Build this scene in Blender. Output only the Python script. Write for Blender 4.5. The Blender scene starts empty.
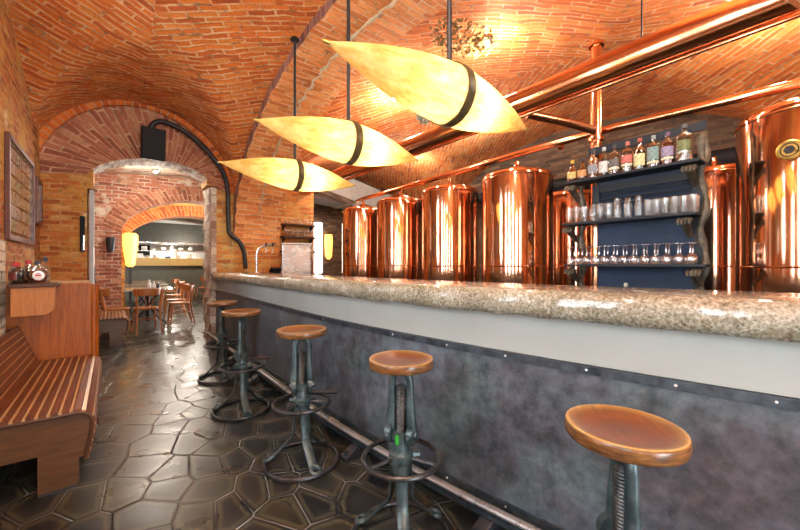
import bpy, math, random
from mathutils import Vector, Matrix
random.seed(7)
S = bpy.context.scene
COL = S.collection
PI = math.pi
ORD = ['first','second','third','fourth','fifth','sixth','seventh','eighth','ninth','tenth','eleventh','twelfth','thirteenth','fourteenth','fifteenth','sixteenth']

# ---------------------------------------------------------------- camera maths
F = 355.0; CH = 1.25; YAW = math.atan((400-112)/F)
fw = (math.sin(YAW), math.cos(YAW)); rt = (math.cos(YAW), -math.sin(YAW))

# ---------------------------------------------------------------- mesh builder
class MB:
    def __init__(s):
        s.v = []; s.f = []; s.m = []; s.uv = {}
    def face(s, idx, mi=0, uv=None):
        s.f.append(tuple(idx)); s.m.append(mi)
        if uv: s.uv[len(s.f)-1] = uv
    def verts(s, pts):
        b = len(s.v); s.v.extend([tuple(p) for p in pts]); return b
    def box(s, lo, hi, mi=0, rot=None, about=None):
        x0,y0,z0 = lo; x1,y1,z1 = hi
        p = [Vector(q) for q in ((x0,y0,z0),(x1,y0,z0),(x1,y1,z0),(x0,y1,z0),(x0,y0,z1),(x1,y0,z1),(x1,y1,z1),(x0,y1,z1))]
        if rot is not None:
            c = Vector(about) if about is not None else sum(p, Vector())/8
            p = [c + rot @ (q-c) for q in p]
        b = s.verts(p)
        for q in ((3,2,1,0),(4,5,6,7),(0,1,5,4),(1,2,6,5),(2,3,7,6),(3,0,4,7)):
            s.face([b+i for i in q], mi)
        return s
    def ring(s, c, ax, up, rx, ry, n):
        out = []
        for i in range(n):
            a = 2*PI*i/n
            out.append(c + ax*(rx*math.cos(a)) + up*(ry*math.sin(a)))
        return out
    def tube(s, pts, r, n=10, closed=False, mi=0, caps=True, flat=1.0, upref=None):
        pts = [Vector(p) for p in pts]; N = len(pts)
        rs = r if isinstance(r, (list, tuple)) else [r]*N
        tang = []
        for i in range(N):
            a = pts[(i-1) % N] if (closed or i > 0) else pts[i]
            b = pts[(i+1) % N] if (closed or i < N-1) else pts[i]
            tang.append((b-a).normalized())
        up = Vector(upref) if upref is not None else (Vector((0,0,1)) if abs(tang[0].z) < .9 else Vector((1,0,0)))
        base = []
        prev = None
        for i in range(N):
            t = tang[i]
            if prev is None or upref is not None: u = up - t*up.dot(t)
            else: u = prev - t*prev.dot(t)
            if u.length < 1e-6: u = Vector((0,1,0)) - t*t.y
            u.normalize(); prev = u
            w = t.cross(u)
            base.append(s.verts(s.ring(pts[i], w, u, rs[i], rs[i]*flat, n)))
        for i in range(N if closed else N-1):
            a = base[i]; b = base[(i+1) % N]
            for k in range(n):
                s.face((a+k, a+(k+1) % n, b+(k+1) % n, b+k), mi)
        if not closed and caps:
            s.face([base[0]+k for k in reversed(range(n))], mi)
            s.face([base[-1]+k for k in range(n)], mi)
        return s
    def cyl(s, p0, p1, r0, r1=None, n=16, mi=0):
        return s.tube([p0, p1], [r0, r1 if r1 is not None else r0], n, mi=mi)
    def lathe(s, prof, c=(0,0,0), n=24, mi=0, M=None, sq=1.0, bottom=True, top=True):
        # prof = list of (r, z[, mi])
        base = []
        for p in prof:
            pts = []
            for k in range(n):
                a = 2*PI*(k+.5)/n
                ca, sa = math.cos(a), math.sin(a)
                if sq != 1.0:
                    q = (abs(ca)**sq + abs(sa)**sq)**(-1.0/sq)
                    ca *= q; sa *= q
                v = Vector((p[0]*ca, p[0]*sa, p[1]))
                if M is not None: v = M @ v
                pts.append(v + Vector(c))
            base.append(s.verts(pts))
        for i in range(len(prof)-1):
            a, b = base[i], base[i+1]
            for k in range(n):
                s.face((a+k, a+(k+1) % n, b+(k+1) % n, b+k), prof[i][2] if len(prof[i]) > 2 else mi)
        if bottom and prof[0][0] > 1e-6: s.face([base[0]+k for k in reversed(range(n))], mi)
        if top and prof[-1][0] > 1e-6: s.face([base[-1]+k for k in range(n)], mi)
        return s
    def sphere(s, c, r, n=12, m=8, mi=0, sc=(1,1,1)):
        prof = [(max(1e-4, math.sin(PI*i/m)), -math.cos(PI*i/m)) for i in range(m+1)]
        M = Matrix.Diagonal((r*sc[0], r*sc[1], r*sc[2]))
        return s.lathe(prof, c, n, mi, M=M)
    def torus(s, c, R, r, n=40, m=10, mi=0, flat=1.0):
        return s.tube([(c[0]+R*math.cos(2*PI*i/n), c[1]+R*math.sin(2*PI*i/n), c[2]) for i in range(n)], r, m, closed=True, mi=mi, flat=flat, upref=(0,0,1))
    def prism(s, poly, axis, a, b, mi=0):
        # poly in the two other axes, extruded along axis from a to b
        def P(q, t):
            return (t, q[0], q[1]) if axis == 0 else ((q[0], t, q[1]) if axis == 1 else (q[0], q[1], t))
        n = len(poly)
        i0 = s.verts([P(q, a) for q in poly]); i1 = s.verts([P(q, b) for q in poly])
        for k in range(n): s.face((i0+k, i0+(k+1) % n, i1+(k+1) % n, i1+k), mi)
        s.face([i0+k for k in reversed(range(n))], mi); s.face([i1+k for k in range(n)], mi)
        return s
    def grid(s, P, nu, nv, UV=None, mi=0, jitter=0):
        b = len(s.v)
        for j in range(nv+1):
            for i in range(nu+1):
                p = P(i/nu, j/nv)
                if jitter: p = (p[0], p[1], p[2]+random.uniform(-jitter, jitter))
                s.v.append(tuple(p))
        for j in range(nv):
            for i in range(nu):
                q = (b+j*(nu+1)+i, b+j*(nu+1)+i+1, b+(j+1)*(nu+1)+i+1, b+(j+1)*(nu+1)+i)
                uv = None
                if UV: uv = [UV(i/nu, j/nv, (i+.5)/nu), UV((i+1)/nu, j/nv, (i+.5)/nu), UV((i+1)/nu, (j+1)/nv, (i+.5)/nu), UV(i/nu, (j+1)/nv, (i+.5)/nu)]
                s.face(q, mi, uv)
        return s
    def build(s, name, mats, parent=None, smooth=True, angle=35, bevel=0, fix=True):
        me = bpy.data.meshes.new(name)
        me.from_pydata(s.v, [], s.f)
        mats = mats if isinstance(mats, (list, tuple)) else [mats]
        for m in mats: me.materials.append(m)
        for p, mi in zip(me.polygons, s.m): p.material_index = mi
        ul = me.uv_layers.new(name='UVMap')
        for fi, p in enumerate(me.polygons):
            cu = s.uv.get(fi)
            if cu is not None:
                for li, u in zip(p.loop_indices, cu): ul.data[li].uv = u
            else:
                n = p.normal
                ax = max(range(3), key=lambda k: abs(n[k]))
                for li, vi in zip(p.loop_indices, p.vertices):
                    c = me.vertices[vi].co
                    ul.data[li].uv = (c.y, c.z) if ax == 0 else ((c.x, c.z) if ax == 1 else (c.x, c.y))
        if fix and not s.uv:
            import bmesh
            bm = bmesh.new(); bm.from_mesh(me)
            bmesh.ops.recalc_face_normals(bm, faces=bm.faces); bm.to_mesh(me); bm.free()
        me.polygons.foreach_set('use_smooth', [smooth]*len(me.polygons))
        if smooth: me.set_sharp_from_angle(angle=math.radians(angle))
        o = bpy.data.objects.new(name, me); COL.objects.link(o)
        if parent is not None: o.parent = parent
        if bevel:
            b = o.modifiers.new('bevel', 'BEVEL'); b.width = bevel; b.segments = 2; b.limit_method = 'ANGLE'
        return o

def tag(o, label, cat, group=None, kind=None):
    o['label'] = label; o['category'] = cat
    if group: o['group'] = group
    if kind: o['kind'] = kind
    return o
def struct(o, label, cat='building'):
    o['kind'] = 'structure'; o['label'] = label; o['category'] = cat; return o
def thing(name, label, cat, loc=(0,0,0), rz=0, group=None):
    o = bpy.data.objects.new(name, None); COL.objects.link(o)
    o.location = loc; o.rotation_euler = (0,0,rz); o.empty_display_size = .1
    return tag(o, label, cat, group)
def dup(root, loc, rz=0, label=None, group=None):
    r = root.copy(); COL.objects.link(r); r.location = loc; r.rotation_euler = (0,0,rz)
    if label: r['label'] = label
    if group: r['group'] = group
    for ch in list(root.children):
        if ch.name.startswith('bulb_light'): continue
        c = ch.copy(); COL.objects.link(c); c.parent = r
        for g in list(ch.children):
            d = g.copy(); COL.objects.link(d); d.parent = c
    return r

# ---------------------------------------------------------------- materials
class NT:
    def __init__(s, name):
        s.mat = bpy.data.materials.new(name); s.mat.use_nodes = True
        s.t = s.mat.node_tree; s.n = s.t.nodes; s.l = s.t.links
        s.b = s.n['Principled BSDF']; s.out = s.n['Material Output']
    def new(s, typ, **kw):
        n = s.n.new(typ)
        for k, v in kw.items():
            if k in n.inputs.keys() and not hasattr(n, k): n.inputs[k].default_value = v
            else: setattr(n, k, v)
        return n
    def link(s, a, b): s.l.new(a, b)
    def uv(s):
        n = s.n.new('ShaderNodeUVMap'); n.uv_map = 'UVMap'; return n.outputs['UV']
    def obj(s): return s.n.new('ShaderNodeTexCoord').outputs['Object']
    def mapping(s, vec, scale=(1,1,1), rot=(0,0,0), loc=(0,0,0)):
        n = s.n.new('ShaderNodeMapping'); n.inputs['Scale'].default_value = scale; n.inputs['Rotation'].default_value = rot; n.inputs['Location'].default_value = loc
        s.link(vec, n.inputs['Vector']); return n.outputs['Vector']
    def noise(s, vec, scale, detail=4, rough=.55, dist=0):
        n = s.n.new('ShaderNodeTexNoise'); n.inputs['Scale'].default_value = scale; n.inputs['Detail'].default_value = detail
        n.inputs['Roughness'].default_value = rough; n.inputs['Distortion'].default_value = dist
        if vec is not None: s.link(vec, n.inputs['Vector'])
        return n
    def ramp(s, fac, stops, interp='LINEAR'):
        n = s.n.new('ShaderNodeValToRGB'); n.color_ramp.interpolation = interp
        e = n.color_ramp.elements
        while len(e) < len(stops): e.new(.5)
        for el, (p, c) in zip(e, stops):
            el.position = p; el.color = (c[0], c[1], c[2], 1) if not isinstance(c, (int, float)) else (c, c, c, 1)
        s.link(fac, n.inputs['Fac']); return n.outputs['Color']
    def mix(s, fac, a, b, mode='MIX'):
        n = s.n.new('ShaderNodeMix'); n.data_type = 'RGBA'; n.blend_type = mode
        for sock, val in ((n.inputs[0], fac), (n.inputs[6], a), (n.inputs[7], b)):
            if hasattr(val, 'links'): s.link(val, sock)
            elif isinstance(val, (int, float)): sock.default_value = val if sock == n.inputs[0] else (val, val, val, 1)
            else: sock.default_value = (*val[:3], 1)
        return n.outputs[2]
    def math(s, op, a, b=0.0):
        n = s.n.new('ShaderNodeMath'); n.operation = op
        for sock, val in ((n.inputs[0], a), (n.inputs[1], b)):
            if hasattr(val, 'links'): s.link(val, sock)
            else: sock.default_value = val
        return n.outputs[0]
    def bump(s, h, strength=.5, dist=.01, normal=None):
        n = s.n.new('ShaderNodeBump'); n.inputs['Strength'].default_value = strength; n.inputs['Distance'].default_value = dist
        s.link(h, n.inputs['Height'])
        if normal is not None: s.link(normal, n.inputs['Normal'])
        s.link(n.outputs['Normal'], s.b.inputs['Normal']); return n.outputs['Normal']
    def set(s, color=None, rough=None, metal=None, **kw):
        for nm, v in (('Base Color', color), ('Roughness', rough), ('Metallic', metal)):
            if v is None: continue
            if hasattr(v, 'links'): s.link(v, s.b.inputs[nm])
            elif nm == 'Base Color': s.b.inputs[nm].default_value = (*v[:3], 1)
            else: s.b.inputs[nm].default_value = v
        for k, v in kw.items(): s.b.inputs[k].default_value = v
        return s.mat

def brick(name, stops, mortar, patches=(), row=.075, width=.26, msize=.011, wob=.02, swap=False, rough=.85):
    n = NT(name); uv = n.uv()
    if swap: uv = n.mapping(uv, rot=(0,0,PI/2))
    nz = n.noise(uv, 4.0, 3)
    off = n.n.new('ShaderNodeVectorMath'); off.operation = 'SUBTRACT'; n.link(nz.outputs['Color'], off.inputs[0]); off.inputs[1].default_value = (.5,.5,.5)
    sc = n.n.new('ShaderNodeVectorMath'); sc.operation = 'SCALE'; n.link(off.outputs[0], sc.inputs[0]); sc.inputs['Scale'].default_value = wob*2
    ad = n.n.new('ShaderNodeVectorMath'); ad.operation = 'ADD'; n.link(uv, ad.inputs[0]); n.link(sc.outputs[0], ad.inputs[1])
    b = n.n.new('ShaderNodeTexBrick'); n.link(ad.outputs[0], b.inputs['Vector'])
    b.inputs['Color1'].default_value = (0,0,0,1); b.inputs['Color2'].default_value = (1,1,1,1); b.inputs['Mortar'].default_value = (.5,.5,.5,1)
    b.inputs['Scale'].default_value = 1; b.inputs['Mortar Size'].default_value = msize; b.inputs['Mortar Smooth'].default_value = .35
    b.inputs['Brick Width'].default_value = width; b.inputs['Row Height'].default_value = row; b.offset = .5
    c = n.ramp(b.outputs['Color'], stops)
    fine = n.noise(uv, 30, 5, .65)
    c = n.mix(.55, c, n.ramp(fine.outputs['Fac'], [(.25, .25), (.75, 1.0)]), 'MULTIPLY')
    c = n.mix(1, c, (1.3,1.22,1.12), 'MULTIPLY')
    stv = n.noise(n.mapping(uv, scale=((26,2.2,1) if swap else (2.2,26,1))), 1.0, 5, .65, .4)
    c = n.mix(.75, c, n.ramp(stv.outputs['Fac'], [(.30,.50),(.48,1.0),(.70,1.15)]), 'MULTIPLY')
    for i, (col, scl, lo, hi) in enumerate(patches):
        p = n.noise(n.mapping(uv, loc=(i*7.3+1.1, i*3.1, 0)), scl, 6, .6)
        c = n.mix(n.ramp(p.outputs['Fac'], [(lo, 0), (hi, 1)]), c, col)
    mn = n.noise(uv, 5, 4)
    mfac = n.math('MULTIPLY', b.outputs['Fac'], n.ramp(mn.outputs['Fac'], [(.36, .12), (.58, 1)]))
    dk = n.math('MULTIPLY', b.outputs['Fac'], n.ramp(n.noise(n.mapping(uv, loc=(5,9,0)), 6, 4).outputs['Fac'], [(.54, 0), (.66, .85)]))
    c = n.mix(mfac, c, mortar)
    c = n.mix(dk, c, tuple(x*.22 for x in mortar))
    hgt = n.math('SUBTRACT', n.math('MULTIPLY', fine.outputs['Fac'], .5), n.math('MULTIPLY', b.outputs['Fac'], .9))
    hgt = n.math('ADD', hgt, n.math('MULTIPLY', b.outputs['Color'], .35))
    n.bump(hgt, .8, .014)
    return n.set(c, rough)

ORANGE = [(0,(.38,.080,.014)),(.12,(.50,.118,.018)),(.5,(.60,.158,.022)),(.85,(.66,.21,.034)),(1,(.62,.25,.06))]
REDDISH = [(0,(.22,.075,.045)),(.35,(.33,.115,.068)),(.7,(.41,.165,.10)),(1,(.46,.27,.16))]
YELLOW = [(0,(.42,.15,.035)),(.4,(.60,.24,.05)),(.75,(.66,.36,.09)),(1,(.62,.45,.17))]
PALE = [(0,(.24,.13,.105)),(.4,(.38,.27,.21)),(.7,(.55,.49,.41)),(1,(.66,.62,.54))]
M = {}
M['vault'] = brick('vault brick', ORANGE, (.72,.44,.22), [((.66,.40,.18),1.6,.60,.78),((.34,.12,.05),1.3,.62,.82),((.72,.58,.40),1.1,.70,.73)], row=.072, width=.29, msize=.013, wob=.034)
M['vault_dark'] = brick('tank hall vault brick', ORANGE, (.66,.41,.22), [((.66,.27,.07),.6,.55,.72),((.34,.17,.09),.8,.62,.80)], row=.072, width=.29, wob=.03)
M['soffit'] = brick('arch soffit brick', [(0,(.48,.15,.035)),(.5,(.62,.23,.06)),(1,(.70,.34,.12))], (.66,.45,.27), [((.62,.45,.25),.8,.66,.78)], row=.08, width=.27)
M['ringp'] = brick('purple voussoir brick', [(0,(.14,.06,.05)),(.5,(.26,.11,.085)),(1,(.36,.19,.14))], (.33,.20,.15), row=.08, width=.4, swap=False)
M['ring'] = brick('red voussoir brick', REDDISH, (.55,.36,.22), [((.55,.36,.12),1.2,.62,.74)], row=.072, width=.24, wob=.03)
M['wall'] = brick('wall brick', [(0,(.24,.06,.018)),(.4,(.43,.13,.028)),(.8,(.52,.22,.05)),(1,(.55,.34,.12))], (.52,.31,.11), [((.55,.29,.05),1.5,.50,.62),((.66,.52,.28),1.8,.62,.68),((.20,.07,.03),2.2,.64,.74)], wob=.045, row=.068, width=.21)
M['ywall'] = brick('yellow wall brick', YELLOW, (.56,.40,.22), [((.66,.44,.10),1.3,.52,.62)])
M['rwall'] = brick('red grey wall brick', REDDISH, (.55,.44,.36), [((.60,.52,.40),1.4,.58,.64)], row=.07, width=.20, wob=.03)
M['stone'] = brick('pale jamb stone', PALE, (.40,.30,.24), [((.60,.55,.47),2.5,.5,.58),((.30,.11,.07),2.0,.60,.66)], row=.14, width=.3)
M['darkwall'] = brick('dark brown stone wall', [(0,(.05,.028,.018)),(.5,(.10,.055,.032)),(1,(.16,.10,.06))], (.10,.07,.045), row=.075, width=.26)  # dark brown masonry of the tank hall's outer walls

def slate():
    n = NT('slate floor'); uv = n.obj()
    mp = n.mapping(uv, scale=(1.0,.74,1), rot=(0,0,math.radians(24)))
    v = n.n.new('ShaderNodeTexVoronoi'); v.voronoi_dimensions = '2D'; v.feature = 'DISTANCE_TO_EDGE'; v.inputs['Scale'].default_value = 5.0; v.inputs['Randomness'].default_value = .8
    w = n.n.new('ShaderNodeTexVoronoi'); w.voronoi_dimensions = '2D'; w.feature = 'F1'; w.inputs['Scale'].default_value = 5.0; w.inputs['Randomness'].default_value = .8
    n.link(mp, v.inputs['Vector']); n.link(mp, w.inputs['Vector'])
    fine = n.noise(uv, 7, 4, .5); soft = n.noise(n.mapping(uv, loc=(3,1,0)), 5, 2, .4)
    d = v.outputs['Distance']
    sep = n.n.new('ShaderNodeSeparateColor'); n.link(w.outputs['Color'], sep.inputs[0])
    tile = n.ramp(sep.outputs[0], [(0,(.011,.013,.016)),(.45,(.020,.020,.018)),(.8,(.040,.037,.023)),(1,(.015,.018,.021))])
    tile = n.mix(.8, tile, n.ramp(fine.outputs['Fac'], [(.3,.5),(.7,1.3)]), 'MULTIPLY')
    dn = n.math('ADD', d, n.math('MULTIPLY', n.math('SUBTRACT', soft.outputs['Fac'], .5), .12))
    worn = n.ramp(dn, [(.05,0),(.09,1),(.12,1),(.19,0)])
    tile = n.mix(n.mix(.34, (0,0,0), worn), tile, (.14,.13,.07))
    g = n.ramp(d, [(.0,1),(.012,1),(.022,0)])
    gcol = n.ramp(n.noise(uv, 2.5, 4).outputs['Fac'], [(.42,(.02,.02,.02)),(.58,(.19,.185,.17))])
    c = n.mix(g, tile, gcol)
    h = n.math('ADD', n.ramp(d, [(0,0),(.035,1)]), n.math('MULTIPLY', fine.outputs['Fac'], .22))
    n.bump(h, .4, .008)
    r = n.ramp(soft.outputs['Fac'], [(.3,.25),(.7,.36)])
    return n.set(c, r, 0.0, **{'Specular IOR Level': .5})
M['floor'] = slate()

def patina():
    n = NT('patinated steel sheet'); o = n.obj()
    a = n.noise(o, 1.7, 6, .6, .6); b = n.noise(n.mapping(o, loc=(4,2,1)), 2.6, 5, .6); f = n.noise(o, 15, 5, .7)
    c = n.ramp(a.outputs['Fac'], [(.28,(.032,.035,.041)),(.45,(.068,.074,.088)),(.58,(.095,.112,.136)),(.72,(.17,.20,.235))])
    c = n.mix(n.ramp(b.outputs['Fac'], [(.48,0),(.66,.7)]), c, (.085,.125,.128))
    c = n.mix(n.ramp(n.noise(n.mapping(o, loc=(9,5,3)), 1.4, 5).outputs['Fac'], [(.52,0),(.7,.55)]), c, (.080,.058,.062))
    c = n.mix(.8, c, n.ramp(f.outputs['Fac'], [(.3,.45),(.7,1.6)]), 'MULTIPLY')
    h = n.noise(o, 26, 2, .4)
    n.bump(h.outputs['Fac'], .16, .01)
    return n.set(c, n.ramp(f.outputs['Fac'], [(.3,.36),(.7,.56)]), .3)
M['steel'] = patina()

def slabmat():
    n = NT('rough granite slab'); o = n.obj()
    a = n.noise(o, 85, 4, .7); b = n.noise(o, 7, 6, .65)
    c = n.ramp(a.outputs['Fac'], [(.32,(.07,.062,.042)),(.45,(.22,.20,.15)),(.56,(.31,.295,.25)),(.70,(.52,.51,.47))])
    c = n.mix(.8, c, n.ramp(b.outputs['Fac'], [(.3,(.42,.36,.24)),(.5,(.85,.80,.66)),(.7,(1.1,1.08,1.0))]), 'MULTIPLY')
    n.bump(a.outputs['Fac'], .55, .012)
    return n.set(c, n.ramp(b.outputs['Fac'], [(.35,.12),(.65,.3)]), 0, **{'Coat Weight': .6, 'Coat Roughness': .08})
M['slab'] = slabmat()

def wood(name, c0, c1, axis=1, scale=1.0, rough=.42, coat=.08):
    n = NT(name); o = n.obj()
    sc = [9*scale]*3; sc[axis] = .9*scale
    a = n.noise(n.mapping(o, scale=tuple(sc)), 3, 6, .6, .8)
    c = n.ramp(a.outputs['Fac'], [(.28,c0),(.72,c1)])
    c = n.mix(.5, c, n.ramp(n.noise(n.mapping(o, scale=tuple([x*6 for x in sc])), 3, 3).outputs['Fac'], [(.3,.7),(.7,1.15)]), 'MULTIPLY')
    n.bump(a.outputs['Fac'], .08, .004)
    return n.set(c, rough, 0, **{'Coat Weight': coat, 'Coat Roughness': .15, 'Specular IOR Level': .28})
M['mahog'] = wood('mahogany slat', (.080,.021,.008), (.21,.060,.018))
M['pine'] = wood('pale pine strip', (.36,.19,.07), (.56,.34,.15))
M['oak'] = wood('oiled oak side panel', (.058,.024,.007), (.125,.055,.017), axis=0)
M['panelwood'] = wood('varnished cherry panel', (.19,.042,.002), (.42,.112,.006), axis=2)
M['apron'] = wood('light cherry apron', (.36,.13,.032), (.52,.22,.060), axis=2)
M['darkwood'] = wood('dark walnut edge', (.05,.022,.012), (.11,.05,.025), axis=0)
M['chairwood'] = wood('honey bentwood', (.26,.085,.02), (.44,.16,.042), axis=2)
M['tabletop'] = wood('dark table top', (.13,.09,.06), (.24,.18,.13), axis=1, rough=.2)
M['passwood'] = wood('yellow pass wood', (.46,.31,.10), (.60,.44,.17), axis=0)

def seatmat(R0):
    n = NT('worn stool seat wood'); o = n.obj()
    st = n.noise(n.mapping(o, scale=(4,60,4), rot=(0,0,.5)), 1.5, 5, .6)
    ln = n.n.new('ShaderNodeVectorMath'); ln.operation = 'LENGTH'
    n.link(n.mapping(o, scale=(1,1,0)), ln.inputs[0])
    r = n.math('ADD', n.math('MULTIPLY', ln.outputs['Value'], .155/R0), n.math('MULTIPLY', n.noise(o, 9, 4).outputs['Fac'], .02))
    c = n.ramp(r, [(.0,(.085,.026,.010)),(.05,(.135,.038,.008)),(.10,(.165,.043,.007)),(.130,(.15,.052,.012)),(.150,(.27,.14,.035)),(.160,(.42,.26,.08)),(.168,(.30,.17,.05))])
    rings = n.math('SINE', n.math('MULTIPLY', ln.outputs['Value'], 950))
    c = n.mix(.28, c, n.ramp(rings, [(.2,.6),(.8,1.15)]), 'MULTIPLY')
    c = n.mix(.6, c, n.ramp(st.outputs['Fac'], [(.3,.55),(.7,1.25)]), 'MULTIPLY')
    ge = n.n.new('ShaderNodeNewGeometry'); sx = n.n.new('ShaderNodeSeparateXYZ'); n.link(ge.outputs['True Normal'], sx.inputs[0])
    side = n.ramp(sx.outputs['Z'], [(.35,1),(.75,0)])
    gr = n.noise(n.mapping(o, scale=(14,14,90)), 1.5, 4)
    c = n.mix(side, c, n.ramp(gr.outputs['Fac'], [(.3,(.045,.022,.010)),(.55,(.15,.062,.018)),(.7,(.24,.12,.04))]))
    n.bump(st.outputs['Fac'], .06, .003)
    return n.set(c, .32, 0, **{'Coat Weight': .25, 'Coat Roughness': .15})
M['seat'] = seatmat(.155); M['seat_small'] = seatmat(.147)

def metal(name, c0, c1, rough=.4, metalness=.8, scale=14, bump=.1):
    n = NT(name); o = n.obj()
    a = n.noise(o, scale, 5, .65)
    c = n.ramp(a.outputs['Fac'], [(.32,c0),(.68,c1)])
    if bump: n.bump(a.outputs['Fac'], bump, .006)
    return n.set(c, n.ramp(a.outputs['Fac'], [(.3,rough*.75),(.7,rough*1.3)]), metalness)
M['patmetal'] = metal('grey green painted iron', (.025,.045,.05), (.095,.135,.14), .36, .45)
M['ringmetal'] = metal('worn dark iron', (.022,.023,.026), (.085,.085,.088), .36, .6)
M['thread'] = metal('greasy threaded steel', (.022,.023,.023), (.10,.10,.095), .4, .7)
M['black'] = metal('black iron', (.012,.012,.014), (.04,.04,.045), .45, .4)
M['railmetal'] = metal('polished foot rail steel', (.22,.215,.21), (.36,.355,.345), .3, .5, 4, .02)
M['trimmetal'] = metal('dark blue steel strip', (.025,.035,.045), (.09,.11,.13), .4, .7)
M['chrome'] = metal('brushed stainless', (.48,.48,.48), (.62,.62,.61), .25, 1.0, 6, 0)
M['screw'] = metal('screw steel', (.5,.5,.5), (.7,.7,.7), .3, .9, 10, 0)
def copper(name, c, r, bump=.0):
    n = NT(name); o = n.obj()
    a = n.noise(o, 3, 4); b = n.noise(n.mapping(o, scale=(14,14,.35)), 1.0, 2)
    col = n.mix(n.ramp(a.outputs['Fac'], [(.35,0),(.65,1)]), c, tuple(x*.82 for x in c))
    n.bump(b.outputs['Fac'], bump, .01) if bump else None
    return n.set(col, n.ramp(a.outputs['Fac'], [(.3,r*.8),(.7,r*1.3)]), 1.0)
M['copper'] = copper('polished copper', (.95,.54,.35), .085, .06)
M['copper_pipe'] = copper('copper pipe', (.90,.42,.22), .17)
M['copper_dark'] = copper('tarnished copper', (.45,.20,.10), .3)
M['brass'] = metal('brass', (.42,.28,.06), (.65,.45,.12), .3, .9)

def simple(name, c, rough=.5, metalness=0.0, var=.15, scale=8, **kw):
    n = NT(name); o = n.obj()
    a = n.noise(o, scale, 4)
    col = n.ramp(a.outputs['Fac'], [(.3,tuple(x*(1-var) for x in c)),(.7,tuple(min(1,x*(1+var)) for x in c))])
    return n.set(col, rough, metalness, **kw)
M['plaster'] = simple('grey plaster band', (.255,.268,.248), .65, var=.06, scale=3)
M['white'] = simple('white paint', (.72,.72,.70), .5, var=.05)
M['greypaint'] = simple('grey door paint', (.42,.43,.44), .45, var=.08)
M['frame'] = simple('dark red brown frame', (.10,.03,.018), .35)
M['blackplastic'] = simple('matt black casing', (.008,.008,.010), .6, **{'Specular IOR Level': .2})
M['greengrey'] = simple('dim green grey panel', (.10,.11,.085), .6)
M['hood'] = simple('dark extractor hood', (.055,.062,.055), .4)
M['blue'] = simple('blue grey back board', (.018,.033,.066), .6, var=.2, scale=3, **{'Specular IOR Level': .25})
M['slateblue'] = simple('dark slate shelf', (.011,.015,.021), .5, var=.3, **{'Specular IOR Level': .3})
M['carved'] = metal('dark carved wood with worn gilding', (.016,.016,.018), (.15,.12,.075), .45, .3, 22, .6)
M['ceramic'] = simple('white ceramic', (.78,.78,.76), .2, var=.04)
M['bluecer'] = simple('blue tub', (.05,.09,.22), .35)
M['concrete'] = simple('grey concrete', (.27,.25,.23), .8)
M['hop'] = simple('dried hop leaves', (.20,.14,.05), .8, var=.5, scale=40)
M['hopsilver'] = simple('pale dried hops', (.52,.50,.38), .8, var=.35, scale=40)
M['greenpaint'] = simple('bright green paint', (.02,.28,.025), .4)
M['cream'] = simple('cream worn paint', (.50,.42,.28), .5, var=.3)
M['sky_outside'] = simple('pale house wall outside', (.7,.7,.7), .8)

def glass(name, tint=(1,1,1), mixf=.12):
    n = NT(name)
    n.n.remove(n.b)
    t = n.n.new('ShaderNodeBsdfTransparent'); t.inputs['Color'].default_value = (*tint, 1)
    g = n.n.new('ShaderNodeBsdfGlossy'); g.inputs['Roughness'].default_value = .05; g.inputs['Color'].default_value = (1,1,1,1)
    lw = n.n.new('ShaderNodeLayerWeight'); lw.inputs['Blend'].default_value = .35
    mm = n.n.new('ShaderNodeMath'); mm.operation = 'MULTIPLY_ADD'; n.link(lw.outputs['Facing'], mm.inputs[0]); mm.inputs[1].default_value = .75; mm.inputs[2].default_value = mixf
    mm.use_clamp = True
    x = n.n.new('ShaderNodeMixShader'); n.link(mm.outputs[0], x.inputs[0]); n.link(t.outputs[0], x.inputs[1]); n.link(g.outputs[0], x.inputs[2])
    n.link(x.outputs[0], n.out.inputs['Surface'])
    return n.mat
M['glass'] = glass('clear glass', (.92,.94,.94), .05)
M['wineglass'] = glass('wine glass', (.94,.96,.97), .26)
M['pane'] = glass('window glass', (.97,.98,.98), .04)
M['amber'] = glass('amber spirit in glass', (.60,.26,.05), .10)
M['greenglass'] = glass('green bottle glass', (.10,.26,.05), .12)
M['palebottle'] = glass('clear bottle glass', (.72,.76,.72), .10)
M['darkglass'] = glass('dark bottle glass', (.16,.09,.05), .12)

def emit(name, c, strength):
    n = NT(name); n.set(c, .5); n.b.inputs['Emission Color'].default_value = (*c, 1); n.b.inputs['Emission Strength'].default_value = strength
    return n.mat
M['bulb'] = emit('lit bulb', (1,.90,.74), 90)
M['yellowlamp'] = emit('lit amber shade', (1,.52,.10), 1.5)
M['litwindow'] = emit('daylit window', (1,1,.98), 5)

def parchment():
    n = NT('parchment lamp shell'); o = n.obj()
    a = n.noise(n.mapping(o, scale=(2,8,8)), 3, 6, .65); f = n.noise(o, 20, 5, .7)
    c = n.ramp(a.outputs['Fac'], [(.3,(.60,.34,.085)),(.5,(.80,.575,.22)),(.72,(.86,.72,.39))])
    c = n.mix(.6, c, n.ramp(f.outputs['Fac'], [(.3,.62),(.7,1.1)]), 'MULTIPLY')
    n.n.remove(n.b)
    tr = n.n.new('ShaderNodeBsdfTranslucent'); df = n.n.new('ShaderNodeBsdfDiffuse')
    n.link(c, tr.inputs['Color']); n.link(c, df.inputs['Color'])
    x = n.n.new('ShaderNodeMixShader'); x.inputs[0].default_value = .45
    n.link(tr.outputs[0], x.inputs[1]); n.link(df.outputs[0], x.inputs[2]); n.link(x.outputs[0], n.out.inputs['Surface'])
    return n.mat
M['parch'] = parchment()

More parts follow.
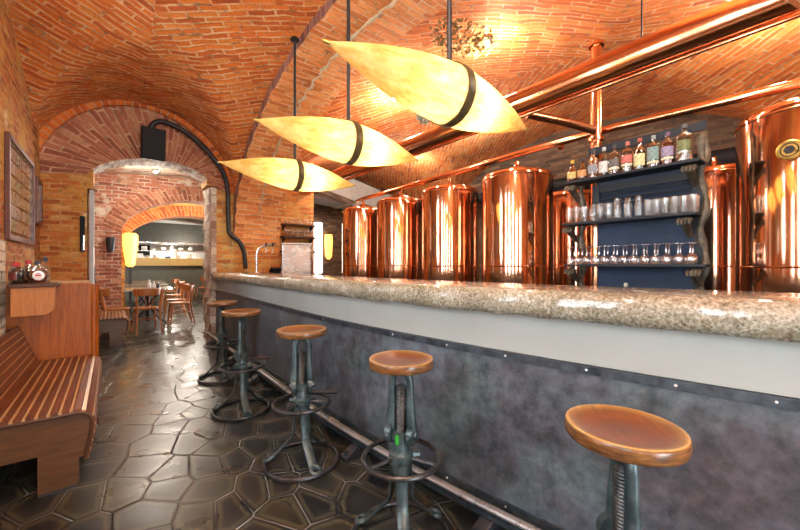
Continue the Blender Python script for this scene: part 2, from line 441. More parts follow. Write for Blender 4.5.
def collage():
    n = NT('framed beer mat collage'); uv = n.uv()
    b = n.n.new('ShaderNodeTexBrick'); n.link(uv, b.inputs['Vector'])
    b.offset = 0; b.inputs['Scale'].default_value = 1; b.inputs['Brick Width'].default_value = .27; b.inputs['Row Height'].default_value = .13; b.inputs['Mortar Size'].default_value = .012
    b.inputs['Color1'].default_value = (0,0,0,1); b.inputs['Color2'].default_value = (1,1,1,1); b.inputs['Mortar'].default_value = (0,0,0,1)
    c = n.ramp(b.outputs['Color'], [(0,(.42,.36,.18)),(.3,(.46,.30,.22)),(.55,(.36,.36,.22)),(.8,(.50,.28,.24)),(1,(.52,.46,.28))])
    c = n.mix(.55, c, n.ramp(n.noise(uv, 18, 5).outputs['Fac'], [(.35,.4),(.65,1.2)]), 'MULTIPLY')
    c = n.mix(b.outputs['Fac'], c, (.05,.035,.025))
    return n.set(c, .12)
M['collage'] = collage()
LAB = {}
def labelmat(c):
    k = tuple(c)
    if k not in LAB:
        n = NT('printed label'); o = n.obj()
        a = n.noise(n.mapping(o, scale=(20,20,60)), 3, 3)
        n.set(n.ramp(a.outputs['Fac'], [(.42,tuple(x*.55 for x in c)),(.5,c)], 'LINEAR'), .5); LAB[k] = n.mat
    return LAB[k]

# ================================================================ THE SETTING
XW = -.72       # left wall face
YE = 6.45       # end wall face
def Sof(y):
    t = (y-3.15)/3.28
    return 1.62+2.06*math.sqrt(max(0, 1-t*t))
def Bv(y):
    t = (y-3.15)/3.40
    return 1.72+2.07*math.sqrt(max(0, 1-t*t))
def Av(x):
    t = (x-.36)/1.25
    return 2.3+1.31*math.sqrt(max(0, 1-t*t))
def A2(x):
    t = (x-4.5)/2.3
    return 2.3+1.25*math.sqrt(max(0, 1-t*t))
def smax(a, b, k=.05):
    return .5*(a+b+math.sqrt((a-b)**2+k*k))
def arclen(fn, a, b, n=400):
    xs = [a+(b-a)*i/n for i in range(n+1)]; L = [0]
    for i in range(n): L.append(L[-1]+math.hypot(xs[i+1]-xs[i], fn(xs[i+1])-fn(xs[i])))
    def g(x):
        q = (x-a)/(b-a)*n; i = max(0, min(n-1, int(q))); return L[i]+(L[i+1]-L[i])*(q-i)
    return g

# floor
mb = MB(); mb.box((-1.6,-3.4,-.3), (7.0,20,0)); struct(mb.build('floor', M['floor'], smooth=False), 'dark polygonal slate tile floor', 'floor')

# corridor vault
ax = arclen(Av, -.9, 1.62); by = arclen(Bv, -.2, 6.6)
def vaultz(x, y):
    return smax(Av(x), Bv(y) if y > -.25 else 0)
X0, X1, Y0, Y1 = -.80, 1.61, -3.2, YE+.03
def vP(s, t):
    x = X0+(X1-X0)*s; y = Y0+(Y1-Y0)*t
    return (x, y, vaultz(x, y)+.012*math.sin(9*x+3*math.sin(5*y))*math.sin(7*y+2*x))
RIDGE = .32
def arctab(P, nu, nv, s0, t0):
    g = [[Vector(P(i/nu, j/nv)) for i in range(nu+1)] for j in range(nv+1)]
    i0, j0 = round(s0*nu), round(t0*nv)
    U = [[0.0]*(nu+1) for _ in range(nv+1)]; V = [[0.0]*(nu+1) for _ in range(nv+1)]
    for j in range(nv+1):
        for i in range(i0+1, nu+1): U[j][i] = U[j][i-1]+(g[j][i]-g[j][i-1]).length
        for i in range(i0-1, -1, -1): U[j][i] = U[j][i+1]-(g[j][i]-g[j][i+1]).length
    for i in range(nu+1):
        for j in range(j0+1, nv+1): V[j][i] = V[j-1][i]+(g[j][i]-g[j-1][i]).length
        for j in range(j0-1, -1, -1): V[j][i] = V[j+1][i]-(g[j][i]-g[j+1][i]).length
    return U, V
def chevron(P, nu, nv, s0, t0, dl, dr):
    U, V = arctab(P, nu, nv, s0, t0)
    def f(s, t, sm):
        i, j = round(s*nu), round(t*nv); dx, yy = U[j][i], V[j][i]
        d = dr if sm > round(s0*nu)/nu else dl
        return (dx*d[0]+yy*d[1]+20, -dx*d[1]+yy*d[0]+20)
    return f
vUV = chevron(vP, 56, 150, (RIDGE-X0)/(X1-X0), .66, (.86,.51), (.82,-.57))
mb = MB(); mb.grid(vP, 56, 150, vUV); struct(mb.build('ceiling', M['vault'], angle=60), 'orange brick groin vault over the walkway', 'ceiling')

# arcade: arch between walkway and tank hall
AX0, AX1 = 1.6, 2.38
mb = MB()
NS = 90
ys = [3.15-3.28*math.cos(PI*i/NS) for i in range(NS+1)]
L = [0]
for i in range(NS): L.append(L[-1]+math.hypot(ys[i+1]-ys[i], Sof(ys[i+1])-Sof(ys[i])))
def wob(i, k): return .018*math.sin(i*1.7+k)+.012*math.sin(i*.61+2*k)
for i in range(NS):
    a0, a1 = wob(i,0), wob(i+1,0)
    b = mb.verts([(AX0+a0*.5,ys[i],Sof(ys[i])), (AX1,ys[i],Sof(ys[i])), (AX1,ys[i+1],Sof(ys[i+1])), (AX0+a1*.5,ys[i+1],Sof(ys[i+1]))])
    mb.face((b,b+1,b+2,b+3), 0, [(AX0,L[i]),(AX1,L[i]),(AX1,L[i+1]),(AX0,L[i+1])])
    for X, mi in ((AX0,1),(AX1,1)):
        w0, w1 = (a0*.5, a1*.5) if X == AX0 else (0,0)
        h0, h1 = Bv(ys[i])+.25, Bv(ys[i+1])+.25
        b = mb.verts([(X+w0,ys[i],Sof(ys[i])), (X+w1,ys[i+1],Sof(ys[i+1])), (X,ys[i+1],h1), (X,ys[i],h0)])
        mb.face((b,b+1,b+2,b+3), mi, [(0,L[i]),(0,L[i+1]),(.30,L[i+1]),(.30,L[i])])
b0 = len(mb.f)
mb.box((AX0,-.85,0), (AX1,-.12,1.72), 0); mb.box((AX0,-.85,1.6), (AX1,-.14,4.0), 0)
for k in range(b0, len(mb.f)):
    mb.uv[k] = [((mb.v[i][0]+mb.v[i][1]), mb.v[i][2]) for i in mb.f[k]]
struct(mb.build('wall_arcade', [M['soffit'], M['ringp']], angle=30), 'wide brick arch over the bar with a purple brick edge', 'arch')
# pale seam of plaster along the arch soffit
mb = MB()
mb.tube([(1.985+.02*math.sin(3*i), ys[i], Sof(ys[i])-.002) for i in range(30,84)], [.022+.012*math.sin(i*2.1) for i in range(30,84)], 8, flat=.5, upref=(1,0,.2))
struct(mb.build('trim_1', M['cream']), 'pale plaster seam running along the arch underside', 'plaster seam')

# tank hall vault
ax2 = arclen(A2, 2.2, 6.8)
def tz(x, y): return smax(A2(x), Bv(y) if -.2 < y < 6.5 else 0)
TX0, TX1, TY0, TY1 = 2.375, 6.75, -3.2, 8.2
def tP(s, t):
    x = TX0+(TX1-TX0)*s; y = TY0+(TY1-TY0)*t
    return (x, y, tz(x, y)+.012*math.sin(8*x+3*math.sin(5*y))*math.sin(7*y+2*x))
tUV = chevron(tP, 60, 150, (4.2-TX0)/(TX1-TX0), .5, (.62,-.78), (.60,.80))
mb = MB(); mb.grid(tP, 60, 150, tUV); struct(mb.build('ceiling', M['vault_dark'], angle=60), 'orange brick vault over the copper tanks', 'ceiling')
mb = MB(); mb.box((-1.7,-3.5,4.1), (7.1,20.2,4.4)); struct(mb.build('light_block_slab', M['concrete'], smooth=False), 'unseen slab added above the vaults to keep sky light out', 'ceiling')  # added over the vault sheets so no sky light leaks in

# left wall with window openings
WIN = [(-2.3,-1.65,.95),(-.75,-.2,.95),(.45,.95,.95),(1.5,1.9,.95),(2.35,2.75,.95),(3.72,4.33,1.33)]
WZ1 = 2.95
mb = MB(); yprev = -3.4
for (a, b, WZ0) in WIN:
    mb.box((XW-.42,yprev,0), (XW,a,4.1)); mb.box((XW-.42,a,0), (XW,b,WZ0)); mb.box((XW-.42,a,WZ1), (XW,b,4.1)); yprev = b
mb.box((XW-.42,yprev,0), (XW,6.9,4.1))
struct(mb.build('wall_left', M['wall'], smooth=False), 'left brick wall with patchy ochre plaster', 'wall')
for i, (a, b, WZ0) in enumerate(WIN):
    mb = MB(); t = .05
    mb.box((XW-.16,a,WZ0),(XW-.08,a+t,WZ1)); mb.box((XW-.16,b-t,WZ0),(XW-.08,b,WZ1)); mb.box((XW-.16,a,WZ0),(XW-.08,b,WZ0+t)); mb.box((XW-.16,a,WZ1-t),(XW-.08,b,WZ1))
    mb.box((XW-.15,(a+b)/2-.025,WZ0),(XW-.09,(a+b)/2+.025,WZ1)); mb.box((XW-.15,a,2.1),(XW-.09,b,2.14))
    w = mb.build('window_%d' % (i+1), M['white'], smooth=False)
    struct(w, 'white framed window in the left wall, %s from the room end' % ORD[i], 'window')
    g = MB(); g.box((XW-.125,a+t,WZ0+t),(XW-.12,b-t,WZ1-t)); p = g.build('pane', M['pane'], w, smooth=False)

# south wall and outer walls
mb = MB(); mb.box((-1.2,-3.5,0),(.0,-3.2,4.1)); mb.box((.0,-3.5,2.6),(1.4,-3.2,4.1)); mb.box((1.4,-3.5,0),(7.0,-3.2,4.1)); struct(mb.build('wall_south', M['wall'], smooth=False), 'brick wall behind the viewpoint', 'wall')
mb = MB(); mb.box((0,-3.4,0),(.08,-3.3,2.6)); mb.box((1.32,-3.4,0),(1.4,-3.3,2.6)); mb.box((.08,-3.4,2.5),(1.32,-3.3,2.6)); mb.box((.66,-3.4,0),(.74,-3.3,2.5))
d1 = struct(mb.build('door_1', M['white'], smooth=False), 'glazed double door behind the viewpoint', 'door')
g = MB(); g.box((.08,-3.36,.02),(1.32,-3.35,2.5)); g.build('pane', M['pane'], d1, smooth=False)
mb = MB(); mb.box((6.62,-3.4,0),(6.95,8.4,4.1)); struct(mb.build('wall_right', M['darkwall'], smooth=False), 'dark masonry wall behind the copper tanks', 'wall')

# ---- end wall with arched doorway
OX0, OX1 = -.265, 1.25
DEPTH = .48
def Oarch(x):                       # doorway arch
    t = (x-(OX0+OX1)/2)/((OX1-OX0)/2)
    return 2.43+.40*math.sqrt(max(0, 1-.93*t*t))+.05*t
def outer(a):                       # outer arch, a: 0 (left) .. PI (right)
    return (.36-1.15*math.cos(a), 2.25+1.30*math.sin(a))
mb = MB()
N = 60
A0, A1_ = .14, PI-.14
inn, out, Lo = [], [], [0]
for i in range(N+1):
    a = A0+(A1_-A0)*i/N
    out.append(outer(a))
    s = .5-.5*math.cos(PI*i/N) if False else i/N
    x = OX0+(OX1-OX0)*s
    inn.append((x, Oarch(x)))
for i in range(N): Lo.append(Lo[-1]+math.hypot(out[i+1][0]-out[i][0], out[i+1][1]-out[i][1]))
K = 4
for i in range(N):
    for k in range(K):
        def q(ii, kk):
            f = kk/K
            return (inn[ii][0]*(1-f)+out[ii][0]*f, YE-.01, inn[ii][1]*(1-f)+out[ii][1]*f)
        b = mb.verts([q(i,k), q(i+1,k), q(i+1,k+1), q(i,k+1)])
        d0 = math.hypot(out[i][0]-inn[i][0], out[i][1]-inn[i][1])
        mb.face((b,b+1,b+2,b+3), 0, [(.5*k/K,Lo[i]*.8),(.5*k/K,Lo[i+1]*.8),(.5*(k+1)/K,Lo[i+1]*.8),(.5*(k+1)/K,Lo[i]*.8)])
# doorway soffit
for i in range(N):
    b = mb.verts([(inn[i][0],YE-.01,inn[i][1]), (inn[i+1][0],YE-.01,inn[i+1][1]), (inn[i+1][0],YE+DEPTH,inn[i+1][1]), (inn[i][0],YE+DEPTH,inn[i][1])])
    mb.face((b,b+1,b+2,b+3), 3, [(0,Lo[i]),(0,Lo[i+1]),(DEPTH,Lo[i+1]),(DEPTH,Lo[i])])
def uvbox(lo, hi, mi):
    k0 = len(mb.f); mb.box(lo, hi, mi)
    nx = {0:None}
    for k in range(k0, len(mb.f)):
        pts = [mb.v[j] for j in mb.f[k]]
        ex = [max(p[c] for p in pts)-min(p[c] for p in pts) for c in range(3)]
        a = min(range(3), key=lambda c: ex[c])
        mb.uv[k] = [(p[1],p[2]) if a == 0 else ((p[0],p[2]) if a == 1 else (p[0],p[1])) for p in pts]
uvbox((-1.15,YE,0), (OX0,YE+DEPTH,2.35), 1)                # left pier
uvbox((-1.15,YE+.01,2.3), (-.2,YE+DEPTH,4.1), 1)
uvbox((OX1+.02,YE,0), (AX0+.02,YE+DEPTH,2.5), 2)           # right pier
uvbox((OX1-.05,YE+.01,2.55), (AX0+.02,YE+DEPTH,4.1), 2)
uvbox((-.25,YE+.02,2.95), (1.3,YE+DEPTH,4.1), 1)
struct(mb.build('wall_end', [M['ring'], M['wall'], M['ywall'], M['stone']], smooth=False, fix=False), 'brick end wall with the arched doorway', 'wall')
# stone jamb on the doorway's right
mb = MB()
def jP(s, t):
    return (OX1+.012*math.sin(t*23)+.01*math.sin(t*51+s*4)-.01, YE-.02+(DEPTH+.03)*s, 2.52*t)
mb.grid(jP, 6, 40, lambda s, t, m: (s*.5, t*2.5))
mb.grid(lambda s, t: (OX1+.09*s-.006+.012*math.sin(t*23)*(1-s), YE-.02, 2.52*t), 2, 40, lambda s, t, m: (.6+s*.09, t*2.5))
struct(mb.build('trim_2', M['stone'], angle=50), 'rough pale stone jamb right of the doorway', 'door jamb')
# outer brick ring of the end wall arch
mb = MB()
for i in range(N):
    p0, p1 = out[i], out[i+1]
    c = (.36, 2.25)
    def o2(p, d):
        v = Vector((p[0]-c[0], p[1]-c[1])); l = v.length
        v = v/l*(l+d); return (v.x+c[0], v.y+c[1])
    q0, q1 = o2(p0,.145), o2(p1,.145)
    y = YE-.06
    b = mb.verts([(p0[0],y,p0[1]),(p1[0],y,p1[1]),(q1[0],y,q1[1]),(q0[0],y,q0[1]),(p0[0],YE,p0[1]),(p1[0],YE,p1[1]),(q0[0],YE,q0[1]),(q1[0],YE,q1[1])])
    mb.face((b,b+1,b+2,b+3), 0, [(.02,Lo[i]),(.02,Lo[i+1]),(.165,Lo[i+1]),(.165,Lo[i])])
    mb.face((b+4,b+5,b+1,b), 0, [(.2,Lo[i]),(.2,Lo[i+1]),(.26,Lo[i+1]),(.26,Lo[i])])
    mb.face((b+3,b+2,b+7,b+6), 0, [(.02,Lo[i]),(.02,Lo[i+1]),(.08,Lo[i+1]),(.08,Lo[i])])
struct(mb.build('trim_3', brick('outer ring brick', ORANGE, (.50,.33,.20), row=.085, width=.36), smooth=False, fix=False), 'brick ring round the top of the end wall', 'arch ring')

# pier wall beyond the far end of the bar
mb = MB(); mb.box((AX0+.02,YE-.01,0), (AX1,YE+DEPTH,2.4)); mb.box((AX0+.02,YE+.05,2.3),(AX1,YE+DEPTH,4.1)); mb.box((AX1,6.66,0), (3.16,YE+DEPTH,4.1)); mb.box((3.0,YE+DEPTH-.1,0),(3.16,8.0,4.1))
struct(mb.build('wall_pier', brick('orange pier brick', [(0,(.50,.15,.03)),(.5,(.62,.24,.05)),(1,(.68,.38,.10))], (.58,.38,.18), [((.66,.44,.12),1.2,.6,.68)]), smooth=False), 'orange brick pier behind the far end of the bar', 'wall')
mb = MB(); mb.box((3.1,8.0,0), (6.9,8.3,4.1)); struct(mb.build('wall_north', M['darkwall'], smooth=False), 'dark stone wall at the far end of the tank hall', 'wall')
mb = MB(); mb.prism([(3.4,2.75),(5.4,2.62),(5.9,3.0),(4.3,3.35)], 1, 7.3, 7.95); struct(mb.build('trim_4', M['concrete'], smooth=False), 'grey concrete slope above the far tanks', 'lintel')
# lit slit window in the far wall
mb = MB()
mb.box((3.80,7.93,1.05),(3.98,7.98,2.28)); w = struct(mb.build('window_7', M['litwindow'], smooth=False), 'narrow bright window in the far stone wall', 'window')
g = MB()
for z in (1.05,1.3,1.55,1.8,2.05,2.28): g.box((3.79,7.915,z-.008),(3.99,7.929,z+.008))
g.box((3.785,7.915,1.05),(3.80,7.929,2.28)); g.box((3.98,7.915,1.05),(3.995,7.929,2.28)); g.build('window_frame', M['greypaint'], w, smooth=False)

# ---- dining room beyond the doorway
mb = MB(); mb.box((-1.4,6.92,0),(-.62,17,3.6)); struct(mb.build('wall_dining', M['rwall'], smooth=False), 'left brick wall of the dining room', 'wall')
mb = MB(); mb.box((4.3,8.35,0),(4.6,9.6,3.6)); mb.box((4.3,11.2,0),(4.6,19.0,3.6)); mb.box((4.3,9.6,0),(4.6,11.2,.5)); mb.box((4.3,9.6,2.5),(4.6,11.2,3.6)); struct(mb.build('wall_dining_right', M['rwall'], smooth=False), 'right wall of the dining room', 'wall')
mb = MB()
mb.grid(lambda s, t: (-1+5.4*s, 6.9+10.3*t, 3.06-.25*((-1+5.4*s-1.4)/2.4)**2), 20, 20, lambda s, t, m: (5.4*s, 10*t))
struct(mb.build('ceiling_dining', brick('pale dining vault brick', PALE, (.55,.45,.35), [((.45,.20,.10),1.1,.5,.62)]), angle=60), 'pale brick vault of the dining room', 'ceiling')
def archwall(name, y, th, x0, x1, zs, rise, ztop, mats, label):
    mb = MB(); n = 40; cx = (x0+x1)/2; hw = (x1-x0)/2
    pts = []
    for i in range(n+1):
        a = PI*i/n; pts.append((cx-hw*math.cos(a), zs+rise*math.sin(a)))
    L = [0]
    for i in range(n): L.append(L[-1]+math.hypot(pts[i+1][0]-pts[i][0], pts[i+1][1]-pts[i][1]))
    R = .30
    for i in range(n):
        def o2(p, d):
            v = Vector((p[0]-cx, (p[1]-zs)+.6)); l = v.length; v = v/l*(l+d); return (v.x+cx, v.y+zs-.6)
        p0, p1 = pts[i], pts[i+1]; q0, q1 = o2(p0,R), o2(p1,R)
        b = mb.verts([(p0[0],y,p0[1]),(p1[0],y,p1[1]),(q1[0],y,q1[1]),(q0[0],y,q0[1])])
        mb.face((b,b+1,b+2,b+3), 0, [(0,L[i]),(0,L[i+1]),(R,L[i+1]),(R,L[i])])
        b = mb.verts([(p0[0],y,p0[1]),(p1[0],y,p1[1]),(p1[0],y+th,p1[1]),(p0[0],y+th,p0[1])])
        mb.face((b,b+1,b+2,b+3), 0, [(0,L[i]),(0,L[i+1]),(th,L[i+1]),(th,L[i])])
        b = mb.verts([(q0[0],y+.01,q0[1]),(q1[0],y+.01,q1[1]),(q1[0],y+.01,ztop),(q0[0],y+.01,ztop)])
        mb.face((b,b+1,b+2,b+3), 1, [(q0[0],q0[1]),(q1[0],q1[1]),(q1[0],ztop),(q0[0],ztop)])
    for (lo, hi) in (((-1.3,y+.005,0),(x0,y+th,ztop)), ((x1,y+.005,0),(4.4,y+th,ztop))):
        k0 = len(mb.f); mb.box(lo, hi, 1)
        for k in range(k0, len(mb.f)):
            P = [mb.v[j] for j in mb.f[k]]; ex = [max(p[c] for p in P)-min(p[c] for p in P) for c in range(3)]
            a = min(range(3), key=lambda c: ex[c]); mb.uv[k] = [(p[1],p[2]) if a == 0 else ((p[0],p[2]) if a == 1 else (p[0],p[1])) for p in P]
    return struct(mb.build(name, mats, smooth=False, fix=False), label, 'wall')
archwall('wall_dining_near', 8.6, .35, .14, 3.1, 1.85, .78, 3.2, [M['ring'], M['rwall']], 'brick cross wall with a low arch in the dining room')
archwall('wall_dining_far', 12.0, .6, .27, 3.6, 1.8, .9, 3.2, [brick('orange arch brick', ORANGE, (.6,.42,.2), row=.085, width=.34), M['ywall']], 'further brick arch before the kitchen')  # orange brick ring in a yellow brick wall
mb = MB(); mb.box((-1.3,17.0,0),(4.5,17.3,3.6)); struct(mb.build('wall_kitchen', M['white'], smooth=False), 'white kitchen back wall', 'wall')

# ================================================================ BAR
def barx(y):
    d = max(0, 2.8-y); return 1.30+.043*d*d+.006*max(0, y-2.8)
BY = [.0+i*.1 for i in range(65)]
BY = [y for y in BY if y < 6.40]+[6.42]
def sweep(prof, offs=None, closed=True, uv=None):
    mb = MB(); n = len(prof); base = []
    for y in BY:
        x0 = barx(y)
        base.append(mb.verts([(x0+p[0], y, p[1]) for p in prof]))
    for i in range(len(BY)-1):
        for k in range(n):
            mb.face((base[i]+k, base[i]+(k+1) % n, base[i+1]+(k+1) % n, base[i+1]+k))
    mb.face([base[0]+k for k in range(n)]); mb.face([base[-1]+k for k in reversed(range(n))])
    return mb
bar = thing('bar_counter', 'long curved bar counter faced with patinated steel under a grey plaster band', 'bar', (1.5,3,0))
def unoff(o): o.location = (-1.5,-3,0); return o
unoff(sweep([(0,.11),(.10,.11),(.10,.83),(0,.83)]).build('steel_panel', M['steel'], bar))
unoff(sweep([(-.012,.808),(.0,.808),(.0,.842),(-.012,.842)]).build('top_strip', M['trimmetal'], bar))
unoff(sweep([(-.01,.095),(.0,.095),(.0,.135),(-.01,.135)]).build('bottom_strip', M['trimmetal'], bar))
unoff(sweep([(.012,.842),(.34,.842),(.34,1.02),(.012,1.02)]).build('plaster_band', M['plaster'], bar))
unoff(sweep([(.02,0),(.3,0),(.3,.11),(.02,.11)]).build('plinth', M['black'], bar))
for k, y in enumerate((5.6,4.3,3.35,2.55,1.72,1.31,.98,.64,.36,.12)):
    for z, q in ((.825,-.012),(.118,-.01)):
        s = MB(); s.sphere((barx(y)+q, y, z), .006, 8, 6); unoff(s.build('screw', M['screw'], bar))
# worktop, rough stone
prof = [(-.045,1.025),(.45,1.025),(.45,1.135),(.43,1.142),(-.02,1.142),(-.05,1.132),(-.066,1.11),(-.068,1.075),(-.06,1.045)]
BYs = BY
mb = sweep(prof)
for i, v in enumerate(mb.v):
    k = i % len(prof)
    if k in (0,5,6,7,8):
        mb.v[i] = (v[0]+random.uniform(-.006,.006), v[1], v[2]+random.uniform(-.005,.005))
tag(mb.build('stone_countertop', M['slab'], angle=60), 'thick rough grey stone slab along the top of the bar', 'countertop')
# foot rail
fr = thing('foot_rail', 'worn steel foot rail on black brackets along the foot of the bar', 'foot rail', (1.2,3,0))
def unoff2(o): o.location = (-1.2,-3,0); return o
ry = BY
unoff2(MB().tube([(barx(y)-.095, y, .135) for y in ry]+[(1.225,6.5,.135),(1.16,6.62,.14)], .019, 12, flat=.8).build('rail', M['railmetal'], fr))
mb = MB()
for a, b in zip(ry[:-1], ry[1:]):
    pass
unoff2(sweep([(-.10,.085),(-.035,.085),(-.035,.108),(-.10,.108)]).build('support_bar', M['trimmetal'], fr))
unoff2(sweep([(-.034,.06),(-.004,.06),(-.004,.09),(-.034,.09)]).build('cream_strip', M['cream'], fr))
for y in (.35,1.02,1.98,2.95,3.9,4.9,5.8):
    x = barx(y)
    m_ = MB(); m_.prism([(x-.02,.002),(x-.02,.08),(x-.10,.08),(x-.19,.03),(x-.19,.002)], 1, y-.035, y+.035); br = unoff2(m_.build('bracket', M['black'], fr, smooth=False, bevel=.004))
    m_ = MB(); m_.cyl((x-.165,y,.03),(x-.165,y,.055),.016,n=10); m_.build('bolt', M['trimmetal'], br)

# ================================================================ STOOLS
def stool(loc, zs, rz, label, R=.155, lever=True, green=False, legrot=0):
    t = thing('bar_stool', label, 'bar stool', loc, rz, 'industrial bar stools along the bar')
    m = MB(); h = .043
    m.lathe([(.02,zs-h),(R*.90,zs-h),(R*.975,zs-h+.004),(R,zs-h+.010),(R,zs-.008),(R*.985,zs-.002),(R*.95,zs),(R*.88,zs-.003),(R*.72,zs-.010),(R*.45,zs-.015),(R*.15,zs-.017),(.0005,zs-.017)], n=48)
    m.build('seat', M['seat'] if R > .15 else M['seat_small'], t, angle=50)
    m = MB(); m.lathe([(.075,zs-h-.010),(.08,zs-h-.001)], n=20); m.build('seat_plate', M['black'], t)
    # inverted U fork
    w = .044; zt = zs-h-.072
    pts = [(-w*1.15,0,.50),(-w*1.1,0,.56),(-w,0,.62),(-w,0,zt)]+[(-w*math.cos(a), 0, zt+.055*math.sin(a)) for a in [PI*k/8 for k in range(1,8)]]+[(w,0,zt),(w,0,.62),(w*1.1,0,.56),(w*1.15,0,.50)]
    m = MB(); m.tube(pts, [.025,.023,.0195]+[.0175]*(len(pts)-6)+[.0195,.023,.025], 12, flat=.9, upref=(0,1,0))
    fk = m.build('fork', M['patmetal'], t)
    m = MB(); m.cyl((0,0,zt+.05),(0,0,zs-h-.01),.024,.04,14); m.build('neck', M['patmetal'], fk)
    for sx in (-1,1):
        m = MB()
        m.tube([(sx*w*1.15-.013,0,.485),(sx*w*1.15+.013,0,.485)], .046, 22)
        m.cyl((sx*(w*1.15+.013),0,.485),(sx*(w*1.15+.026),0,.485),.021,.019,6)
        m.tube([(sx*w*1.15-.006,-.041,.485),(sx*w*1.15+.006,-.041,.485)], .014, 10)
        m.build('lug', M['patmetal'], t)
    # threaded spindle
    m = MB(); prof = [(.020,.34)]
    z = .40
    while z < min(.70, zt+.01):
        prof += [(.0265,z),(.0235,z+.005)]; z += .010
    prof += [(.016,z+.004)]
    m.lathe(prof, n=18); m.build('spindle', M['thread'], t, angle=20)
    # hub
    m = MB(); m.lathe([(.034,.30),(.047,.312),(.047,.36),(.055,.367),(.055,.40),(.040,.41),(.036,.455),(.046,.462),(.046,.49),(.03,.50)], n=24)
    hb = m.build('hub', M['patmetal'], t)
    for a in (.5,2.6,4.7):
        m = MB(); c, s_ = math.cos(a), math.sin(a); m.cyl((c*.048,s_*.048,.382),(c*.085,s_*.085,.382),.020,.016,8); m.build('bolt', M['patmetal'], hb)
    if green:
        m = MB(); m.box((-.010,-.053,.452),(.008,-.044,.495)); m.build('green_patch', M['greenpaint'], t, smooth=False, bevel=.004)
    # foot ring with spokes
    m = MB(); m.torus((0,0,.375), .172, .0115, 56, 10)
    rg = m.build('foot_ring', M['ringmetal'], t)
    for k in range(3):
        a = 2*PI*k/3+.9+legrot; m = MB(); m.cyl((math.cos(a)*.045,math.sin(a)*.045,.38),(math.cos(a)*.168,math.sin(a)*.168,.375),.0095,.0085,8); m.build('spoke', M['ringmetal'], rg)
    # legs: flat cranked straps ending in an eye
    for k in range(3):
        a = 2*PI*k/3+legrot-.15; c, s_ = math.cos(a), math.sin(a)
        m = MB(); path = [(.040,.35),(.046,.26),(.052,.19),(.060,.165),(.080,.142),(.160,.060),(.188,.042)]
        m.tube([(c*r, s_*r, z) for r, z in path], [.027,.027,.026,.026,.026,.026,.030], 10, flat=.30, upref=(c*.7, s_*.7, .7))
        eye = Vector((c*.205, s_*.205, .035))
        nrm = Vector((c*.35, s_*.35, .93)).normalized(); uu = Vector((-s_, c, 0)); vv = nrm.cross(uu)
        m.tube([eye+uu*(.027*math.cos(2*PI*i/16))+vv*(.027*math.sin(2*PI*i/16)) for i in range(16)], .012, 8, closed=True)
        m.build('leg', M['patmetal'], t)
    m = MB(); m.torus((0,0,.0145), .225, .0135, 64, 10); m.build('base_ring', M['ringmetal'], t)
    if lever:
        a = lever if not isinstance(lever, bool) else -.6
        c, s_ = math.cos(a), math.sin(a)
        m = MB(); m.tube([(c*.03,s_*.03,.44),(c*.12,s_*.12,.435),(c*.17,s_*.17,.43),(c*.22,s_*.22,.432)], [.010,.008,.014,.015], 10); m.build('lever', M['black'], t)
    return t
stool((.945,4.29,0), .845, 1.15, 'bar stool standing beside the brick doorway pier, furthest along the bar', legrot=-2.6, lever=-2.2)
stool((.868,3.235,0), .858, 1.0, 'bar stool second from the doorway pier, fork turned edge on', legrot=-2.45, lever=-1.2)
stool((.94,2.15,0), .845, -.40, 'bar stool with the open fork and black threaded spindle, middle of the five', legrot=-1.05, lever=-.1)
stool((1.025,1.255,0), .828, -1.05, 'bar stool with green paint on its fork, in front of the mottled steel panel', R=.147, green=True, legrot=-.95, lever=False)
stool((1.095,.372,0), .812, .785, 'nearest bar stool, reddish dished wooden seat cut off at the bottom edge', R=.147, legrot=-1.4, lever=False)

# ================================================================ PENDANT LAMPS
def pendant(y, x0, x1, z, ztop, label, tilt=0):
    L_ = (x1-x0)/2; xc = (x0+x1)/2
    t = thing('pendant_lamp', label, 'pendant lamp', (xc,y,z), tilt, 'spindle lamps hung over the bar')
    Rm = .158
    def rad(u): return Rm*max(0, 1-abs(u)**1.75)**1.0
    MX = Matrix(((0,0,1),(0,1,0),(-1,0,0)))
    prof = []
    n = 40
    for i in range(n+1):
        u = -1+2*i/n; prof.append((max(.004, rad(u)), u*L_))
    m = MB(); m.lathe(prof, n=40, M=MX, bottom=False, top=False); m.build('shade', M['parch'], t, angle=80)
    for sx in (-1,1):
        m = MB(); m.lathe([(.010,0),(.009,.03),(.002,.05)], c=(0,0,0), n=10, M=MX)
        m.v = [((v[0]*sx)+sx*(L_-.035), v[1], v[2]) for v in m.v]; m.build('tip', M['brass'], t)
    xb = -.012
    m = MB(); rr = rad(xb/L_)+.004
    m.lathe([(rr,-.030),(rr+.006,-.030),(rr+.006,.030),(rr,.030),(rr,-.030)], n=40, M=MX, bottom=False, top=False)
    m.v = [(v[0]+xb, v[1], v[2]) for v in m.v]; m.build('band', M['brass'] if False else M['bandmetal'], t)
    m = MB(); m.cyl((xb,0,rr),(xb,0,ztop-z-.012),.014,n=12); m.build('rod', M['black'], t)
    m = MB(); m.lathe([(.05,ztop-z-.03),(.04,ztop-z-.008),(.02,ztop-z-.004)], c=(xb,0,0), n=16); m.build('ceiling_cup', M['black'], t)
    for dx, e in ((.18,19),(-.14,7)):
        ld = bpy.data.lights.new('bulb_light', 'POINT'); ld.energy = e*LAMP; ld.color = (1,.86,.62); ld.shadow_soft_size = .03
        lo = bpy.data.objects.new('bulb_light', ld); COL.objects.link(lo); lo.parent = t; lo.location = (dx,0,0)
    return t
LAMP = .42
M['bandmetal'] = metal('aged bronze band', (.07,.055,.025), (.20,.16,.08), .4, .6)
pendant(1.37, .70, 2.26, 2.20, Sof(1.37), 'largest looking glowing parchment spindle lamp, nearest along the bar', .0)
pendant(2.40, .725, 2.16, 2.20, Sof(2.40), 'glowing parchment spindle lamp hanging between its two neighbours', .0)
